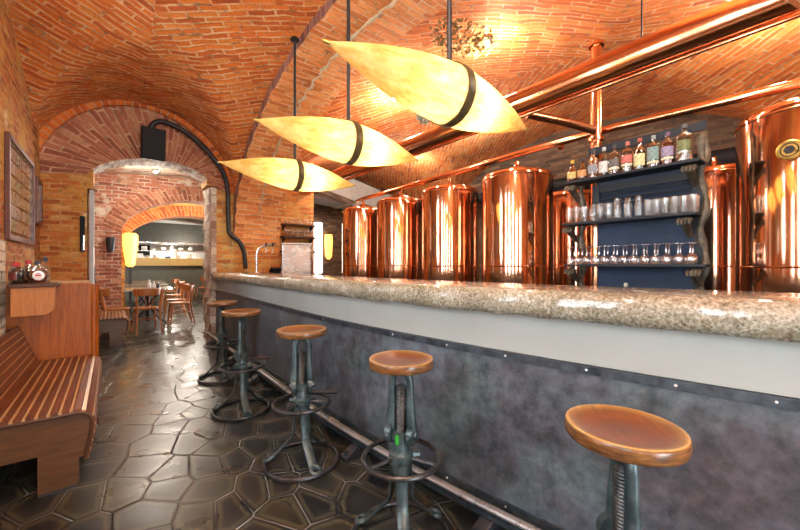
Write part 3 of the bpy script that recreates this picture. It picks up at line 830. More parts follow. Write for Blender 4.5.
pendant(3.62, .77, 2.26, 2.20, Sof(3.62), 'smallest looking glowing parchment spindle lamp, in front of the orange pier', .03)

# ================================================================ COPPER TANKS
def tank_proto(label, loc):
    t = thing('copper_tank', label, 'brewing tank', loc, 0, 'copper brewing tanks behind the bar')
    R = .43
    m = MB(); m.lathe([(R-.02,.30),(R,.32),(R,2.33)], n=72, top=False); m.build('body', M['copper'], t, angle=30)
    prof = [(R,2.332)]+[(R-.05+.05*math.cos(a), 2.34+.05*math.sin(a)) for a in [PI/2*k/6 for k in range(0,7)]]
    prof += [(R-.12,2.410),(R-.22,2.45),(.10,2.485),(.06,2.50),(.03,2.503)]
    m = MB(); m.lathe(prof, n=72); m.build('dome', M['copper'], t, angle=40)
    for z in (1.235,2.318):
        m = MB(); m.torus((0,0,z), R, .008, 72, 8); m.build('seam_band', M['copper_pipe'], t)
    m = MB(); m.cyl((0,0,2.505),(0,0,2.565),.026,n=14); m.torus((0,0,2.508),.032,.008,20,6); m.build('nozzle', M['copper_pipe'], t)
    for k in range(4):
        a = PI/4+k*PI/2; m = MB(); m.cyl((.33*math.cos(a),.33*math.sin(a),.001),(.33*math.cos(a),.33*math.sin(a),.33),.03,n=12); m.build('leg', M['chrome'], t)
    return t
T = tank_proto('copper brewing tank furthest from the rack, beside the bright slit window', (4.0,6.13,0))
dup(T, (4.0,4.90,0), 0, 'copper brewing tank second from the far stone wall in the front row')
dup(T, (4.0,3.72,0), 0, 'copper brewing tank in the front row between the second tank and the tallest looking one')
dup(T, (4.0,2.57,0), 0, 'tall copper brewing tank beside the left end of the bottle rack')
T7 = dup(T, (4.0,.10,0), 0, 'huge shining copper brewing tank with a round badge, right of the bottle rack')
dup(T, (5.72,2.72,0), 0, 'copper brewing tank half hidden behind the left end of the bottle rack')
dup(T, (5.72,.95,0), 0, 'copper brewing tank seen in the gap right of the bottle rack')
# badge on the big tank
az = YAW+math.atan(390/F); dv = Vector((math.sin(az), math.cos(az))); cc = Vector((4.0,.10))
b_ = dv.dot(cc); s_ = b_-math.sqrt(b_*b_-(cc.length_squared-.445**2)); P_ = dv*s_
nn = (P_-cc).normalized(); rot = math.atan2(nn.y, nn.x)
bd = MB(); MX = Matrix(((0,0,1),(0,1,0),(-1,0,0)))
bd.lathe([(.068,0),(.068,.012),(.058,.016),(.054,.010),(.001,.010)], n=32, M=MX)
bo = bd.build('badge', M['brass'], T7); 
def place_on(o): o.location = (P_.x-4.0, P_.y-.10, 2.03); o.rotation_euler = (0,0,rot)
place_on(bo)
bd = MB(); bd.lathe([(.030,.011),(.030,.014),(.001,.014)], n=6, M=MX); bd.torus((0,0,0),.044,.004,20,6)
bd.v = [v if i < 18 else (v[2]+.012, v[0], v[1]) for i, v in enumerate(bd.v)]
b2 = bd.build('emblem', M['black'], bo)

# pipes
def pipe(name, pts, r, mat, label, cat='pipe', n=20):
    m = MB(); m.tube(pts, r, n); return tag(m.build(name, mat), label, cat)
pm = thing('copper_pipe', 'slim copper manifold pipe running along the tops of the front tanks', 'pipe', (4,3,2.6))
m = MB(); m.tube([(4.02,6.40,2.60),(4.0,6.13,2.61),(3.99,4.9,2.615),(3.98,3.72,2.625),(3.95,2.4,2.645),(3.93,1.4,2.635),(3.98,.4,2.61),(4.05,-.6,2.60)], .038, 18); o = m.build('pipe_run', M['copper_pipe'], pm); o.location = (-4,-3,-2.6)
for y in (5.5,4.3,3.1,2.0):
    m = MB(); 
    m.tube([(4.0-.004,y-.02,2.618),(4.0-.004,y+.02,2.618)], .044, 18); o = m.build('coupling', M['copper_pipe'], pm); o.location = (-4,-3,-2.6)
fp = thing('copper_duct', 'thick polished copper duct running under the vault from right to left', 'pipe', (3,3,2.78))
m = MB(); m.tube([(3,-1.2,2.785),(3,6.60,2.775)], .112, 32); o = m.build('duct', M['copper_pipe'], fp); o.location = (-3,-3,-2.78)
for y in (.9,2.9,4.9):
    m = MB(); m.tube([(3,y,2.89),(3,y,tz(3,y)-.01)], .006, 8); o = m.build('hanger', M['black'], fp); o.location = (-3,-3,-2.78)
pipe('copper_pipe', [(3.0,-1.2,2.655),(3.0,6.6,2.645)], .0125, M['copper_pipe'], 'thin copper tube running just beneath the thick copper duct')
vp = thing('copper_pipe', 'vertical copper pipe dropping from the vault past the left of the bottle rack', 'pipe', (3.81,1.54,0))
m = MB(); m.tube([(0,0,.93),(0,0,tz(3.81,1.54)-.05)], .052, 20); m.build('pipe_run', M['copper_pipe'], vp)
for z in (2.52,tz(3.81,1.54)-.075):
    m = MB(); m.lathe([(.053,z-.02),(.072,z-.018),(.072,z+.018),(.053,z+.02)], n=20); m.build('flange', M['copper_pipe'], vp)
m = MB(); m.tube([(-.055,.0,2.60),(-.30,.14,2.66),(-.655,.37,2.725)], .042, 14); m.build('branch', M['copper_dark'], vp)
pipe('air_duct', [(6.2,-.5,2.62),(6.2,3.0,2.66),(6.15,5.5,2.68)], .13, M['blackplastic'], 'black air duct behind the bottle rack under the vault')

# ================================================================ BACK BAR RACK
RX, RY0, RY1 = 3.5, .66, 1.72
bc = thing('back_bar_cabinet', 'low dark back bar cabinet under the bottle rack', 'cabinet', (3.6,1.36,0))
m = MB(); m.box((-.13,-.80,0),(.13,.35,.86)); m.build('carcass', M['slateblue'], bc, smooth=False)
m = MB(); m.box((-.17,-.81,.86),(.13,.38,.90)); m.build('worktop', M['darkwood'], bc, smooth=False)
for k in range(2):
    m = MB(); m.box((-.148,-.79+k*.57,.08),(-.131,-.24+k*.59,.83)); dd = m.build('door', M['slateblue'], bc, smooth=False); m = MB(); m.cyl((-.17,-.30+k*.1,.5),(-.17,-.30+k*.1,.62),.006); m.build('handle', M['chrome'], dd)
rack = thing('bottle_rack', 'tall back bar shelf rack with blue board and carved dark brackets', 'shelf', (0,0,.901))
m = MB(); m.box((3.745,RY0+.05,0),(3.775,1.50,1.18)); m.build('back_board', M['blue'], rack, smooth=False)
m = MB()
for k in range(3): m.box((3.715,RY0+.09,1.02-k*.048),(3.744,1.47,1.042-k*.048), rot=Matrix.Rotation(-.35,3,'Y'))
m.box((3.70,1.47,.80),(3.744,1.53,1.13)); m.box((3.70,RY0+.03,.0),(3.744,RY0+.09,1.13)); m.box((3.71,RY0+.03,1.06),(3.744,1.53,1.125)); m.build('louvre_panel', M['slateblue'], rack, smooth=False)
SH = [(2.075,RY0,RY1),(1.664,RY0+.03,RY1+.02),(1.256,RY0-.03,RY1)]
for (z, a, b) in SH:
    m = MB(); m.box((RX,a,z-.901-.022),(3.70,b,z-.901)); m.build('shelf_board', M['slateblue'], rack, smooth=False, bevel=.004)
m = MB(); m.box((3.70,RY0,1.44),(3.72,RY1-.15,1.51)); m.build('top_rail', M['slateblue'], rack, smooth=False)
for side, y in (('r',RY0+.055),('l',RY1-.06)):
    m = MB()                                     # wavy carved upright
    zs_ = [(.0+i*.03) for i in range(47 if side == 'r' else 38)]
    m.tube([(3.715+.016*math.cos(z*14), y-.028+.018*math.sin(z*14), z+.04) for z in zs_], [.030+.008*math.sin(z*28) for z in zs_], 10)
    if side == 'r':
        m.tube([(3.70,y-.028,1.40),(3.66,y-.028,1.36),(3.67,y-.028,1.25),(3.64,y-.028,1.16)], [.02,.03,.022,.03], 10)
    m.build('carved_upright', M['carved'], rack)
for (z, a, b) in SH:
    for y in (a+.075, b-.055):
        z0 = z-.901-.024
        m = MB()
        m.tube([(3.69,y,z0-.15),(3.66,y,z0-.12),(3.60,y,z0-.085),(3.56,y,z0-.055),(3.515,y,z0-.045)], [.02,.028,.032,.034,.030], 10)
        for k in range(4):
            yy = y-.036+k*.024
            m.tube([(3.56,yy,z0-.035),(3.52,yy,z0-.028),(3.495,yy,z0-.045),(3.49,yy,z0-.070)], [.013,.014,.013,.008], 8)
        m.sphere((3.55,y,z0-.035), .034, 10, 8, sc=(1.2,1.2,.9)); m.build('carved_bracket', M['carved'], rack)

# bottles on the top shelf
def bottle(name, loc, prof, gm, cap, lab, label, cat='bottle', group=None, sq=1.0, capc=None, liquid=None, rz=0, lab2=None):
    t = thing(name, label, cat, loc, rz, group)
    m = MB(); m.lathe(prof, n=24, sq=sq); m.build('glass_body', gm, t, angle=50)
    if liquid:
        lm, zl = liquid
        m = MB(); pl = []
        for i, (r, z) in enumerate(prof):
            if z <= zl: pl.append((max(.001, r-.004), z+.004))
        pl.append((pl[-1][0], zl)); m.lathe(pl, n=20, sq=sq); m.build('spirit', lm, t)
    r = prof[-1][0]; zt = prof[-1][1]
    m = MB(); m.lathe([(r+.002,zt-.012),(r+.003,zt-.010),(r+.003,zt+.018),(r,zt+.021)], n=16); m.build('cap', cap, t)
    for q in (lab, lab2):
        if not q: continue
        z0, z1, rr, c = q
        m = MB(); n = 14; base = []
        for z in (z0, z1):
            pts = []
            for k in range(n+1):
                a = PI+(-1.15+2.3*k/n); ca, sa = math.cos(a), math.sin(a)
                if sq != 1.0:
                    w = (abs(ca)**sq+abs(sa)**sq)**(-1/sq); ca *= w; sa *= w
                pts.append(((rr+.0015)*ca, (rr+.0015)*sa, z))
            base.append(m.verts(pts))
        for k in range(n): m.face((base[0]+k, base[0]+k+1, base[1]+k+1, base[1]+k))
        m.build('label', labelmat(c), t)
    return t
ZB = 2.076
GB = 'spirit bottles on the top shelf of the rack'
BS = 1.12
def big(p): return [(r*(1.27 if r > .02 else 1.1), z*BS) for r, z in p]
squat = [(.036,0),(.042,.006),(.046,.03),(.044,.07),(.034,.10),(.018,.125),(.014,.14),(.013,.175)]
slim = [(.030,0),(.033,.006),(.033,.13),(.030,.15),(.014,.175),(.012,.19),(.012,.225)]
sqb = [(.032,0),(.034,.006),(.034,.155),(.030,.17),(.014,.185),(.012,.195),(.012,.225)]
shd = [(.034,0),(.036,.006),(.036,.13),(.030,.155),(.015,.18),(.013,.23)]
BL = [
 (1.668,squat,M['amber'],(.6,.42,.03),(.03,.085,.046,(.62,.50,.10)),'squat amber bottle with yellow cap, leftmost on the top shelf',1.0,M['amber'],.10),
 (1.567,squat,M['amber'],(.03,.02,.02),(.03,.085,.046,(.70,.30,.05)),'squat amber bottle with orange and cream label and black cap',1.0,M['amber'],.09),
 (1.470,shd,M['palebottle'],(.05,.05,.06),(.04,.11,.036,(.22,.24,.28)),'clear bottle with slate grey label beside the copper pipe',1.0,None,0),
 (1.375,slim,M['palebottle'],(.55,.55,.56),(.03,.12,.033,(.78,.74,.70)),'slim clear bottle with a white label and silver cap',1.0,None,0),
 (1.285,sqb,M['palebottle'],(.03,.03,.03),(.06,.12,.034,(.10,.09,.08)),'square shouldered clear bottle with a dark slanted label',3.5,M['amber'],.05),
 (1.180,sqb,M['palebottle'],(.55,.16,.10),(.07,.13,.034,(.58,.10,.06)),'square bottle with a red label and pink cap',3.5,M['amber'],.06),
 (1.085,shd,M['greenglass'],(.40,.08,.05),(.03,.12,.036,(.72,.66,.30)),'green bottle with a cream yellow label and red neck',1.0,None,0),
 (.985,sqb,M['palebottle'],(.25,.28,.26),(.05,.15,.034,(.16,.28,.26)),'clear bottle with a dark teal label right of the green bottle',2.6,None,0),
 (.885,sqb,M['amber'],(.10,.06,.12),(.06,.13,.034,(.24,.18,.32)),'bottle with a purple label over amber spirit',2.6,M['amber'],.05),
 (.775,[(r*1.25,z*1.12) for r, z in sqb],M['palebottle'],(.10,.10,.09),(.08,.15,.0367,(.30,.42,.16)),'large clear bottle with a green label at the right end of the top shelf',3.0,M['amber'],.06),
]
for (y, pf, gm, cc_, lb, lab, sq, lq, zl) in BL:
    pf = big(pf) if pf[0][0] != .036 else [(r*1.0, z*BS) for r, z in pf]; lb = (lb[0]*BS, lb[1]*BS, lb[2]*(1.27 if pf[0][0] != .036 else 1.0), tuple(.75*x+.05 for x in lb[3])); zl *= BS
    bottle('spirit_bottle', (3.57,y,ZB), pf, gm, labelmat(cc_), lb, lab, 'bottle', GB, sq, liquid=(lq, zl) if lq else None, lab2=(lb[0]-.025,lb[0]-.008,lb[2],(.70,.62,.42)) if sq > 1.5 else None)
# glasses
def glass_mesh(prof, name, n=18):
    m = MB(); m.lathe(prof, n=n, top=False); o = m.build(name, M['glass'], angle=50); return o
def drop(o, loc, label, group, cat='glass'):
    o.location = loc; tag(o, label, cat, group); return o
pint = [(.024,0),(.029,.004),(.033,.05),(.036,.10),(.036,.128),(.034,.128),(.031,.05),(.025,.010)]
mug = [(.030,0),(.034,.004),(.034,.08),(.026,.105),(.026,.135),(.024,.135),(.031,.08),(.030,.01)]
tumb = [(.024,0),(.027,.003),(.029,.138),(.0275,.138),(.025,.008)]
ZG = 1.665
g0 = None
ylist = [1.69,1.62,1.545,1.47,1.40,1.33,1.255,1.175,1.09]
for i, y in enumerate(ylist):
    pr = mug if i in (3,6,7,8) else pint
    s_ = 1.38 if i in (6,7,8) else 1.2
    o = glass_mesh([(r*.98, z*s_) for r, z in pr], 'beer_glass')
    drop(o, (3.555+.012*(i % 2), y, ZG), 'tall beer glass, %s from the left on the middle shelf' % ORD[i], 'beer glasses on the middle shelf')
t0 = None
for r_ in range(2):
    for i in range(6):
        lab = 'small straight tumbler on the middle shelf, %s from the left in the %s row' % (ORD[i], ('front','back')[r_])
        if t0 is None: t0 = glass_mesh(tumb, 'tumbler'); o = t0
        else: o = t0.copy(); COL.objects.link(o)
        drop(o, (3.535+.075*r_, 1.015-i*.0605, ZG), lab, 'tumblers on the middle shelf')
wine = [(.026,0),(.033,.03),(.034,.055),(.026,.075),(.008,.085),(.006,.10),(.006,.158),(.010,.163),(.030,.167),(.030,.169),(.001,.169)]
w0 = None
for r_ in range(2):
    for i in range(13):
        lab = 'upturned wine glass on the lowest shelf, %s from the left in the %s row' % (ORD[i], ('front','back')[r_])
        if w0 is None:
            m = MB(); m.lathe(wine, n=18, bottom=False); w0 = m.build('wine_glass', M['wineglass'], angle=50); o = w0
        else: o = w0.copy(); COL.objects.link(o)
        drop(o, (3.545+.078*r_, 1.675-i*.0785, 1.257), lab, 'upturned wine glasses on the lowest shelf', 'wine glass')
bottle('syrup_bottle', (3.50,1.17,.901), [(.03,0),(.032,.005),(.032,.12),(.014,.15),(.012,.17)], M['darkglass'], labelmat((.70,.66,.50)), None, 'small dark bottle with a cream cap standing under the lowest shelf')

# ================================================================ FAR BAR END
sc_ = thing('service_counter', 'low stainless service counter behind the far half of the bar', 'counter', (1.97,3.9,0))
m = MB(); m.box((-.14,-2.2,0),(.24,2.35,.86)); m.build('carcass', M['greengrey'], sc_, smooth=False)
m = MB(); m.box((-.15,-2.22,.86),(.26,2.37,.90)); m.build('worktop', M['chrome'], sc_, smooth=False)
em = thing('espresso_machine', 'stainless steel glazed box machine behind the far end of the bar', 'machine', (2.09,4.92,.901), YAW*-.75)
m = MB(); m.box((-.20,-.16,.04),(.20,.16,.64)); m.build('housing', M['chrome'], em, smooth=False, bevel=.012)
m = MB(); m.box((-.185,-.172,.10),(.185,-.162,.60)); m.build('door', M['pane2'] if 'pane2' in M else M['chrome'], em, smooth=False, bevel=.003)
m = MB(); m.box((-.205,-.165,.64),(.205,.165,.655)); m.build('lid', M['white'], em, smooth=False, bevel=.004)
for sx in (-1,1):
    for sy in (-1,1): m = MB(); m.cyl((sx*.16,sy*.12,0),(sx*.16,sy*.12,.04),.02); m.build('foot', M['black'], em)
tp = thing('beer_tap', 'chrome swan neck beer tap column beside the stainless box machine', 'beer tap', (1.55,5.05,1.1435))
m = MB(); m.tube([(0,0,.012),(0,0,.26),(.02,-.01,.33),(.07,-.03,.375),(.14,-.06,.39),(.24,-.10,.40)], [.016,.016,.017,.019,.021,.023], 14); m.build('column', M['chrome'], tp)
m = MB(); m.lathe([(.05,0),(.05,.006),(.02,.014)], n=20); m.build('base', M['chrome'], tp)
for k, s_ in enumerate((.10,.18)):
    m = MB(); m.tube([(s_,-.045-k*.03,.375),(s_,-.08-k*.03,.33),(s_,-.08-k*.03,.27)], [.010,.010,.007], 10); sp = m.build('spout', M['chrome'], tp)
    m = MB(); m.tube([(s_,-.07-k*.03,.36),(s_,-.10-k*.03,.41)], [.006,.013], 8); m.build('handle', M['black'], sp)
cr = thing('card_terminal', 'black card terminal on the service counter near the first copper tank', 'terminal', (2.10,5.85,.901))
m = MB(); m.box((-.06,-.05,0),(.06,.05,.25)); m.build('stand', M['blackplastic'], cr, smooth=False, bevel=.006)
m = MB(); m.box((-.09,-.06,.25),(.09,.06,.29), rot=Matrix.Rotation(-.5,3,'X')); m.build('screen', M['blackplastic'], cr, smooth=False, bevel=.006)
# wall shelves with glasses on the pier
wsh = []
zsh = (2.03,1.79,1.52)
for k, z in enumerate(zsh):
    t = thing('wall_shelf', 'dark wall shelf of glasses on the orange pier, %s from the top' % ORD[k], 'shelf', (2.80,6.56,z), 0, 'shelves on the orange pier')
    m = MB(); m.box((-.33,-.10,-.03),(.33,.098,0)); m.build('board', M['darkwood'], t, smooth=False)
    for sx in (-.28,.28): m = MB(); m.prism([(.098,-.03),(.098,-.12),(-.06,-.03)], 0, sx-.01, sx+.01); m.build('bracket', M['black'], t, smooth=False)
    s0 = None
    for i in range(8 if k < 2 else 5):
        lab = 'small glass, %s from the left on the %s pier shelf' % (ORD[i], ('top','middle','bottom')[k])
        hh = (.65,.98,.72)[k]
        if s0 is None: s0 = glass_mesh([(r*1.05, z_*hh) for r, z_ in tumb], 'tumbler', 12); o = s0
        else: o = s0.copy(); COL.objects.link(o)
        drop(o, (2.53+i*.076, 6.53, z+.001), lab, 'glasses on the pier shelves')
ws = thing('wall_sconce', 'amber lit wall sconce beside the bright slit window', 'wall lamp', (4.16,7.93,1.72))
m = MB(); m.lathe([(.03,-.33),(.08,-.25),(.10,.1),(.09,.28)], n=20); m.build('lamp_shade', M['yellowlamp'], ws); m = MB(); m.box((-.03,.03,-.05),(.03,.065,.05)); m.build('bracket', M['black'], ws)

# ================================================================ LEFT SIDE
# bench with slatted seat
def bench(loc, L_, label, back=True):
    t = thing('slatted_bench', label, 'bench', loc)
    # profile in (x,z), x=0 at the front edge
    seat = [(-.40,.425),(-.36,.425),(-.06,.425),(-.035,.418),(-.012,.400),(.0,.372),(.002,.34),(-.004,.30),(-.012,.25),(-.022,.20),(-.03,.155)]
    bk = [(-.405,.43),(-.52,.745)]
    def slats(poly, w_wide, w_nar, off, name):
        m = MB()
        pts = [Vector((p[0], p[1])) for p in poly]; Ls = [0]
        for a, b in zip(pts[:-1], pts[1:]): Ls.append(Ls[-1]+(b-a).length)
        def at(s):
            s = max(0, min(Ls[-1], s))
            for i in range(len(pts)-1):
                if s <= Ls[i+1]+1e-9:
                    f = (s-Ls[i])/(Ls[i+1]-Ls[i]); d = (pts[i+1]-pts[i]).normalized()
                    return pts[i]+(pts[i+1]-pts[i])*f, Vector((-d.y, d.x))
        s = 0; k = 0
        while s < Ls[-1]-.004:
            w = w_wide if k % 2 == 0 else w_nar
            e = min(s+w, Ls[-1]); mi = 0 if k % 2 == 0 else 1
            (p, n1), (q, n2) = at(s+.0008), at(e-.0008)
            hh = .020 if mi == 0 else .017
            cr_ = .003
            mid, n3 = at((s+e)/2)
            poly_ = [p-n1*.0, p+n1*(hh-cr_), p+(mid-p)*.15+n1*hh, q+(mid-q)*.15+n2*hh, q+n2*(hh-cr_), q]
            m.prism([(v.x, v.y) for v in poly_], 1, 0, L_, mi)
            s = e; k += 1
        return m.build(name, [M['mahog'], M['pine']], t, smooth=False)
    slats(seat, .030, .016, 0, 'seat')
    if back: slats([(p[0], p[1]) for p in bk[::-1]], .040, .008, 0, 'backrest')
    for y0, y1 in ((.02,.055),(L_-.055,L_-.02)):
        m = MB(); m.prism([(-.52,.0),(-.40,.0)] if False else [(-.52,.22),(-.22,.22),(-.22,.015),(-.055,.015),(-.055,.165),(-.034,.165),(-.006,.30),(-.002,.36),(-.03,.405),(-.07,.42),(-.40,.42),(-.52,.42)], 1, y0, y1); m.build('end_panel', M['oak'], t, smooth=False)
        m = MB(); m.prism([(-.22,.0),(-.06,.0),(-.06,.0149),(-.22,.0149)], 1, y0, y1); m.build('foot', M['black'], t, smooth=False)
    if back:
        m = MB(); m.prism([(-.41,.43),(-.525,.735),(-.56,.735),(-.56,.43)], 1, .02, .05); m.prism([(-.41,.43),(-.525,.735),(-.56,.735),(-.56,.43)], 1, L_-.05, L_-.02); m.build('back_support', M['oak'], t, smooth=False)
    m = MB(); m.tube([(p[0]+.004, .008, p[1]-.004) for p in seat], .0125, 8); m.build('edge_trim', M['darkwood'], t)
    m = MB(); m.prism([(-.50,.012),(-.48,.012),(-.48,.41),(-.50,.41)], 1, .05, L_-.05); m.build('rear_board', M['darkwood'], t, smooth=False)
    return t
bench((-.09,2.68,0), 1.55, 'slatted mahogany bench with pale strips against the left wall')
bench((.19,6.97,0), 1.1, 'slatted bench beyond the doorway beside the red brick pier', back=False)
# wooden partition with a ledge
pt = thing('wooden_partition', 'tall varnished cherry wood partition at the far end of the bench', 'partition', (-.39,4.31,0))
m = MB(); m.box((-.32,-.055,.0),(.245,.0,1.085)); m.build('panel', M['panelwood'], pt, smooth=False, bevel=.003)
m = MB(); m.tube([(.262,-.03,0),(.262,-.03,1.075)], .032, 14, flat=1.1); m.build('post', M['panelwood'], pt)
m = MB(); m.box((-.32,-.005,1.086),(.23,.26,1.105)); m.build('cap_board', M['pine'], pt, smooth=False, bevel=.003)
m = MB(); m.box((-.32,.0,.0),(.245,.02,1.08)); m.build('rear_panel', M['oak'], pt, smooth=False)
m = MB(); m.box((-.225,-.35,1.074),(.045,-.056,1.102)); m.build('ledge_top', M['darkwood'], pt, smooth=False, bevel=.004)
poly = [(-.215,1.073),(-.215,.85)]+[(.035-.08+.08*math.sin(a), .93-.08*math.cos(a)) for a in [PI/2*k/6 for k in range(7)]]+[(.035,1.073)]
m = MB(); m.prism(poly, 1, -.325, -.30); m.build('apron', M['apron'], pt, smooth=False, bevel=.003)
m = MB(); m.box((-.20,-.30,.88),(-.17,-.056,1.073)); m.build('ledge_bracket', M['oak'], pt, smooth=False)
mb = MB(); mb.box((XW-.05,3.98,.0),(XW+.055,4.22,1.45)); struct(mb.build('added_glare_strip', brick('painted-glare brick', [(0,(.55,.48,.40)),(.5,(.72,.68,.60)),(1,(.78,.75,.70))], (.42,.30,.20), row=.085, width=.24), smooth=False), 'painted-glare brick strip left of the ledge', 'brick strip')  # added strip; its pale colour stands in for window light on the wall
# sauces on the ledge
ZL = 1.1035
flask = [(.036,0),(.048,.005),(.064,.036),(.068,.066),(.058,.102),(.029,.126),(.017,.136),(.016,.162)]
fl = bottle('sauce_bottle', (-.468,4.085,ZL), flask, M['palebottle'], labelmat((.06,.05,.05)), None, 'round glass sauce flask with a white shield label on the ledge', liquid=(M['amber'],.10), rz=.0)
m = MB(); m.sphere((.012,-.063,.062), .036, 16, 10, sc=(1,.15,1.05)); m.build('label', M['ceramic'], fl)
m = MB(); m.box((-.006,-.0715,.058),(.030,-.0690,.070)); m.box((.002,-.0712,.076),(.022,-.0685,.081)); m.build('label_print', labelmat((.55,.04,.03)), fl, smooth=False)
m = MB(); m.tube([(.016,0,.146),(.044,0,.138),(.056,0,.112)], .006, 8); m.build('handle', M['palebottle'], fl)
bottle('sauce_bottle', (-.582,4.055,ZL), [(.038,0),(.042,.004),(.042,.105),(.036,.122),(.019,.134),(.018,.148)], M['darkglass'], labelmat((.50,.04,.03)), (.03,.085,.042,(.16,.03,.025)), 'dark red sauce bottle with a red cap at the left of the ledge', rz=.6)
bottle('sauce_bottle', (-.53,4.165,ZL), [(.030,0),(.033,.003),(.033,.12),(.016,.15),(.015,.165)], M['darkglass'], labelmat((.55,.05,.05)), None, 'slim dark bottle with a bright red cap behind the flask')
bottle('sauce_bottle', (-.435,4.195,ZL), [(.028,0),(.030,.003),(.030,.12),(.014,.155),(.013,.19)], M['palebottle'], labelmat((.03,.04,.07)), None, 'slim clear bottle with a tall dark blue cap behind the flask')
# frames
def frame(y0, y1, z0, z1, label, t=.045):
    o = thing('picture_frame', label, 'picture', (XW+.001,(y0+y1)/2,(z0+z1)/2)); a = (y1-y0)/2; h = (z1-z0)/2
    m = MB(); m.box((0,-a,-h),(.035,-a+t,h)); m.box((0,a-t,-h),(.035,a,h)); m.box((0,-a+t,-h),(.035,a-t,-h+t)); m.box((0,-a+t,h-t),(.035,a-t,h)); m.build('frame', M['frame'], o, smooth=False, bevel=.004)
    m = MB(); m.box((.004,-a+t,-h+t),(.016,a-t,h-t)); m.build('picture_panel', M['collage'], o, smooth=False)
    return o
frame(4.50, 5.80, 1.47, 2.40, 'large framed grid of pale printed cards on the left wall')
frame(5.96, 6.38, 1.75, 2.30, 'small dark framed picture beside the doorway wall')

# ================================================================ END WALL FITTINGS
sp = thing('loudspeaker', 'black box loudspeaker high on the end wall above the doorway', 'loudspeaker', (.47,YE-.12,3.03))
R_ = Matrix.Rotation(.22,3,'X')
m = MB(); m.box((-.145,-.09,-.235),(.145,.06,.215), rot=R_); m.build('cabinet', M['blackplastic'], sp, smooth=False, bevel=.008)
m = MB(); m.box((-.132,-.105,-.22),(.132,-.092,.20), rot=R_, about=(0,-.015,-.01)); m.build('grille', M['blackplastic'], sp, smooth=False, bevel=.004)
m = MB(); m.tube([(0,.06,.05),(0,.10,.05)], .02, 8); m.build('bracket', M['black'], sp)
yc = YE-.10
pts = [(.44,yc+.03,3.27),(.49,yc,3.36),(.58,yc,3.40),(.75,yc,3.37),(.92,yc,3.29),(1.08,yc,3.17),(1.24,yc,3.02),(1.38,yc,2.84),(1.455,yc,2.68),(1.485,yc,2.5),(1.49,yc,2.2),(1.50,yc,1.90),(1.505,yc,1.78),(1.56,yc,1.72),(1.66,yc,1.66),(1.74,yc,1.50),(1.755,yc,1.35),(1.765,yc,1.175)]
# smooth
def smooth_path(p, it=2):
    for _ in range(it):
        q = [p[0]]
        for a, b in zip(p[:-1], p[1:]):
            q.append(tuple(.75*x+.25*y for x, y in zip(a, b))); q.append(tuple(.25*x+.75*y for x, y in zip(a, b)))
        q.append(p[-1]); p = q
    return p
sm = smooth_path(pts)
# resample for the corrugation
res = []; acc = 0
for a, b in zip(sm[:-1], sm[1:]):
    a, b = Vector(a), Vector(b); d = (b-a).length; n = max(1, int(d/.012))
    for k in range(n): res.append(a+(b-a)*k/n)
m = MB(); m.tube(res, [.040 if i % 2 else .033 for i in range(len(res))], 10); tag(m.build('cable_conduit', M['black'], angle=80), 'black corrugated conduit curving from the loudspeaker down the yellow brick pier', 'conduit')
kp = thing('wall_plaque', 'slim black and silver panel on the pier left of the doorway', 'panel', (-.315,YE-.002,1.67))
m = MB(); m.box((-.022,-.03,-.24),(.03,0,.24)); m.build('panel', M['blackplastic'], kp, smooth=False, bevel=.004); m = MB(); m.box((.012,-.036,-.22),(.028,-.0305,-.02)); m.build('silver_edge', M['chrome'], kp, smooth=False)
# open door leaf seen edge on
dl = MB(); dl.box((-.245,YE+.10,0),(-.20,YE+.47,2.40)); d2 = struct(dl.build('door_2', M['greypaint'], smooth=False, bevel=.004), 'grey door leaf standing open in the left of the doorway', 'door')
m = MB(); m.box((-.199,YE+.14,1.5),(-.195,YE+.30,2.28)); m.build('door_glass', M['hood'], d2, smooth=False)
m = MB(); m.box((-.199,YE+.36,1.0),(-.19,YE+.42,1.22)); m.build('door_handle', M['black'], d2, smooth=False)
ln = thing('wall_lantern', 'small black cone lantern on the red brick pier beyond the door', 'wall lamp', (-.02,8.52,1.62))
m = MB(); m.lathe([(.03,-.13),(.05,-.12),(.075,.12),(.06,.15)], n=16); m.build('lamp_shade', M['black'], ln); m = MB(); m.box((-.02,.04,-.03),(.02,.08,.03)); m.build('bracket', M['black'], ln)

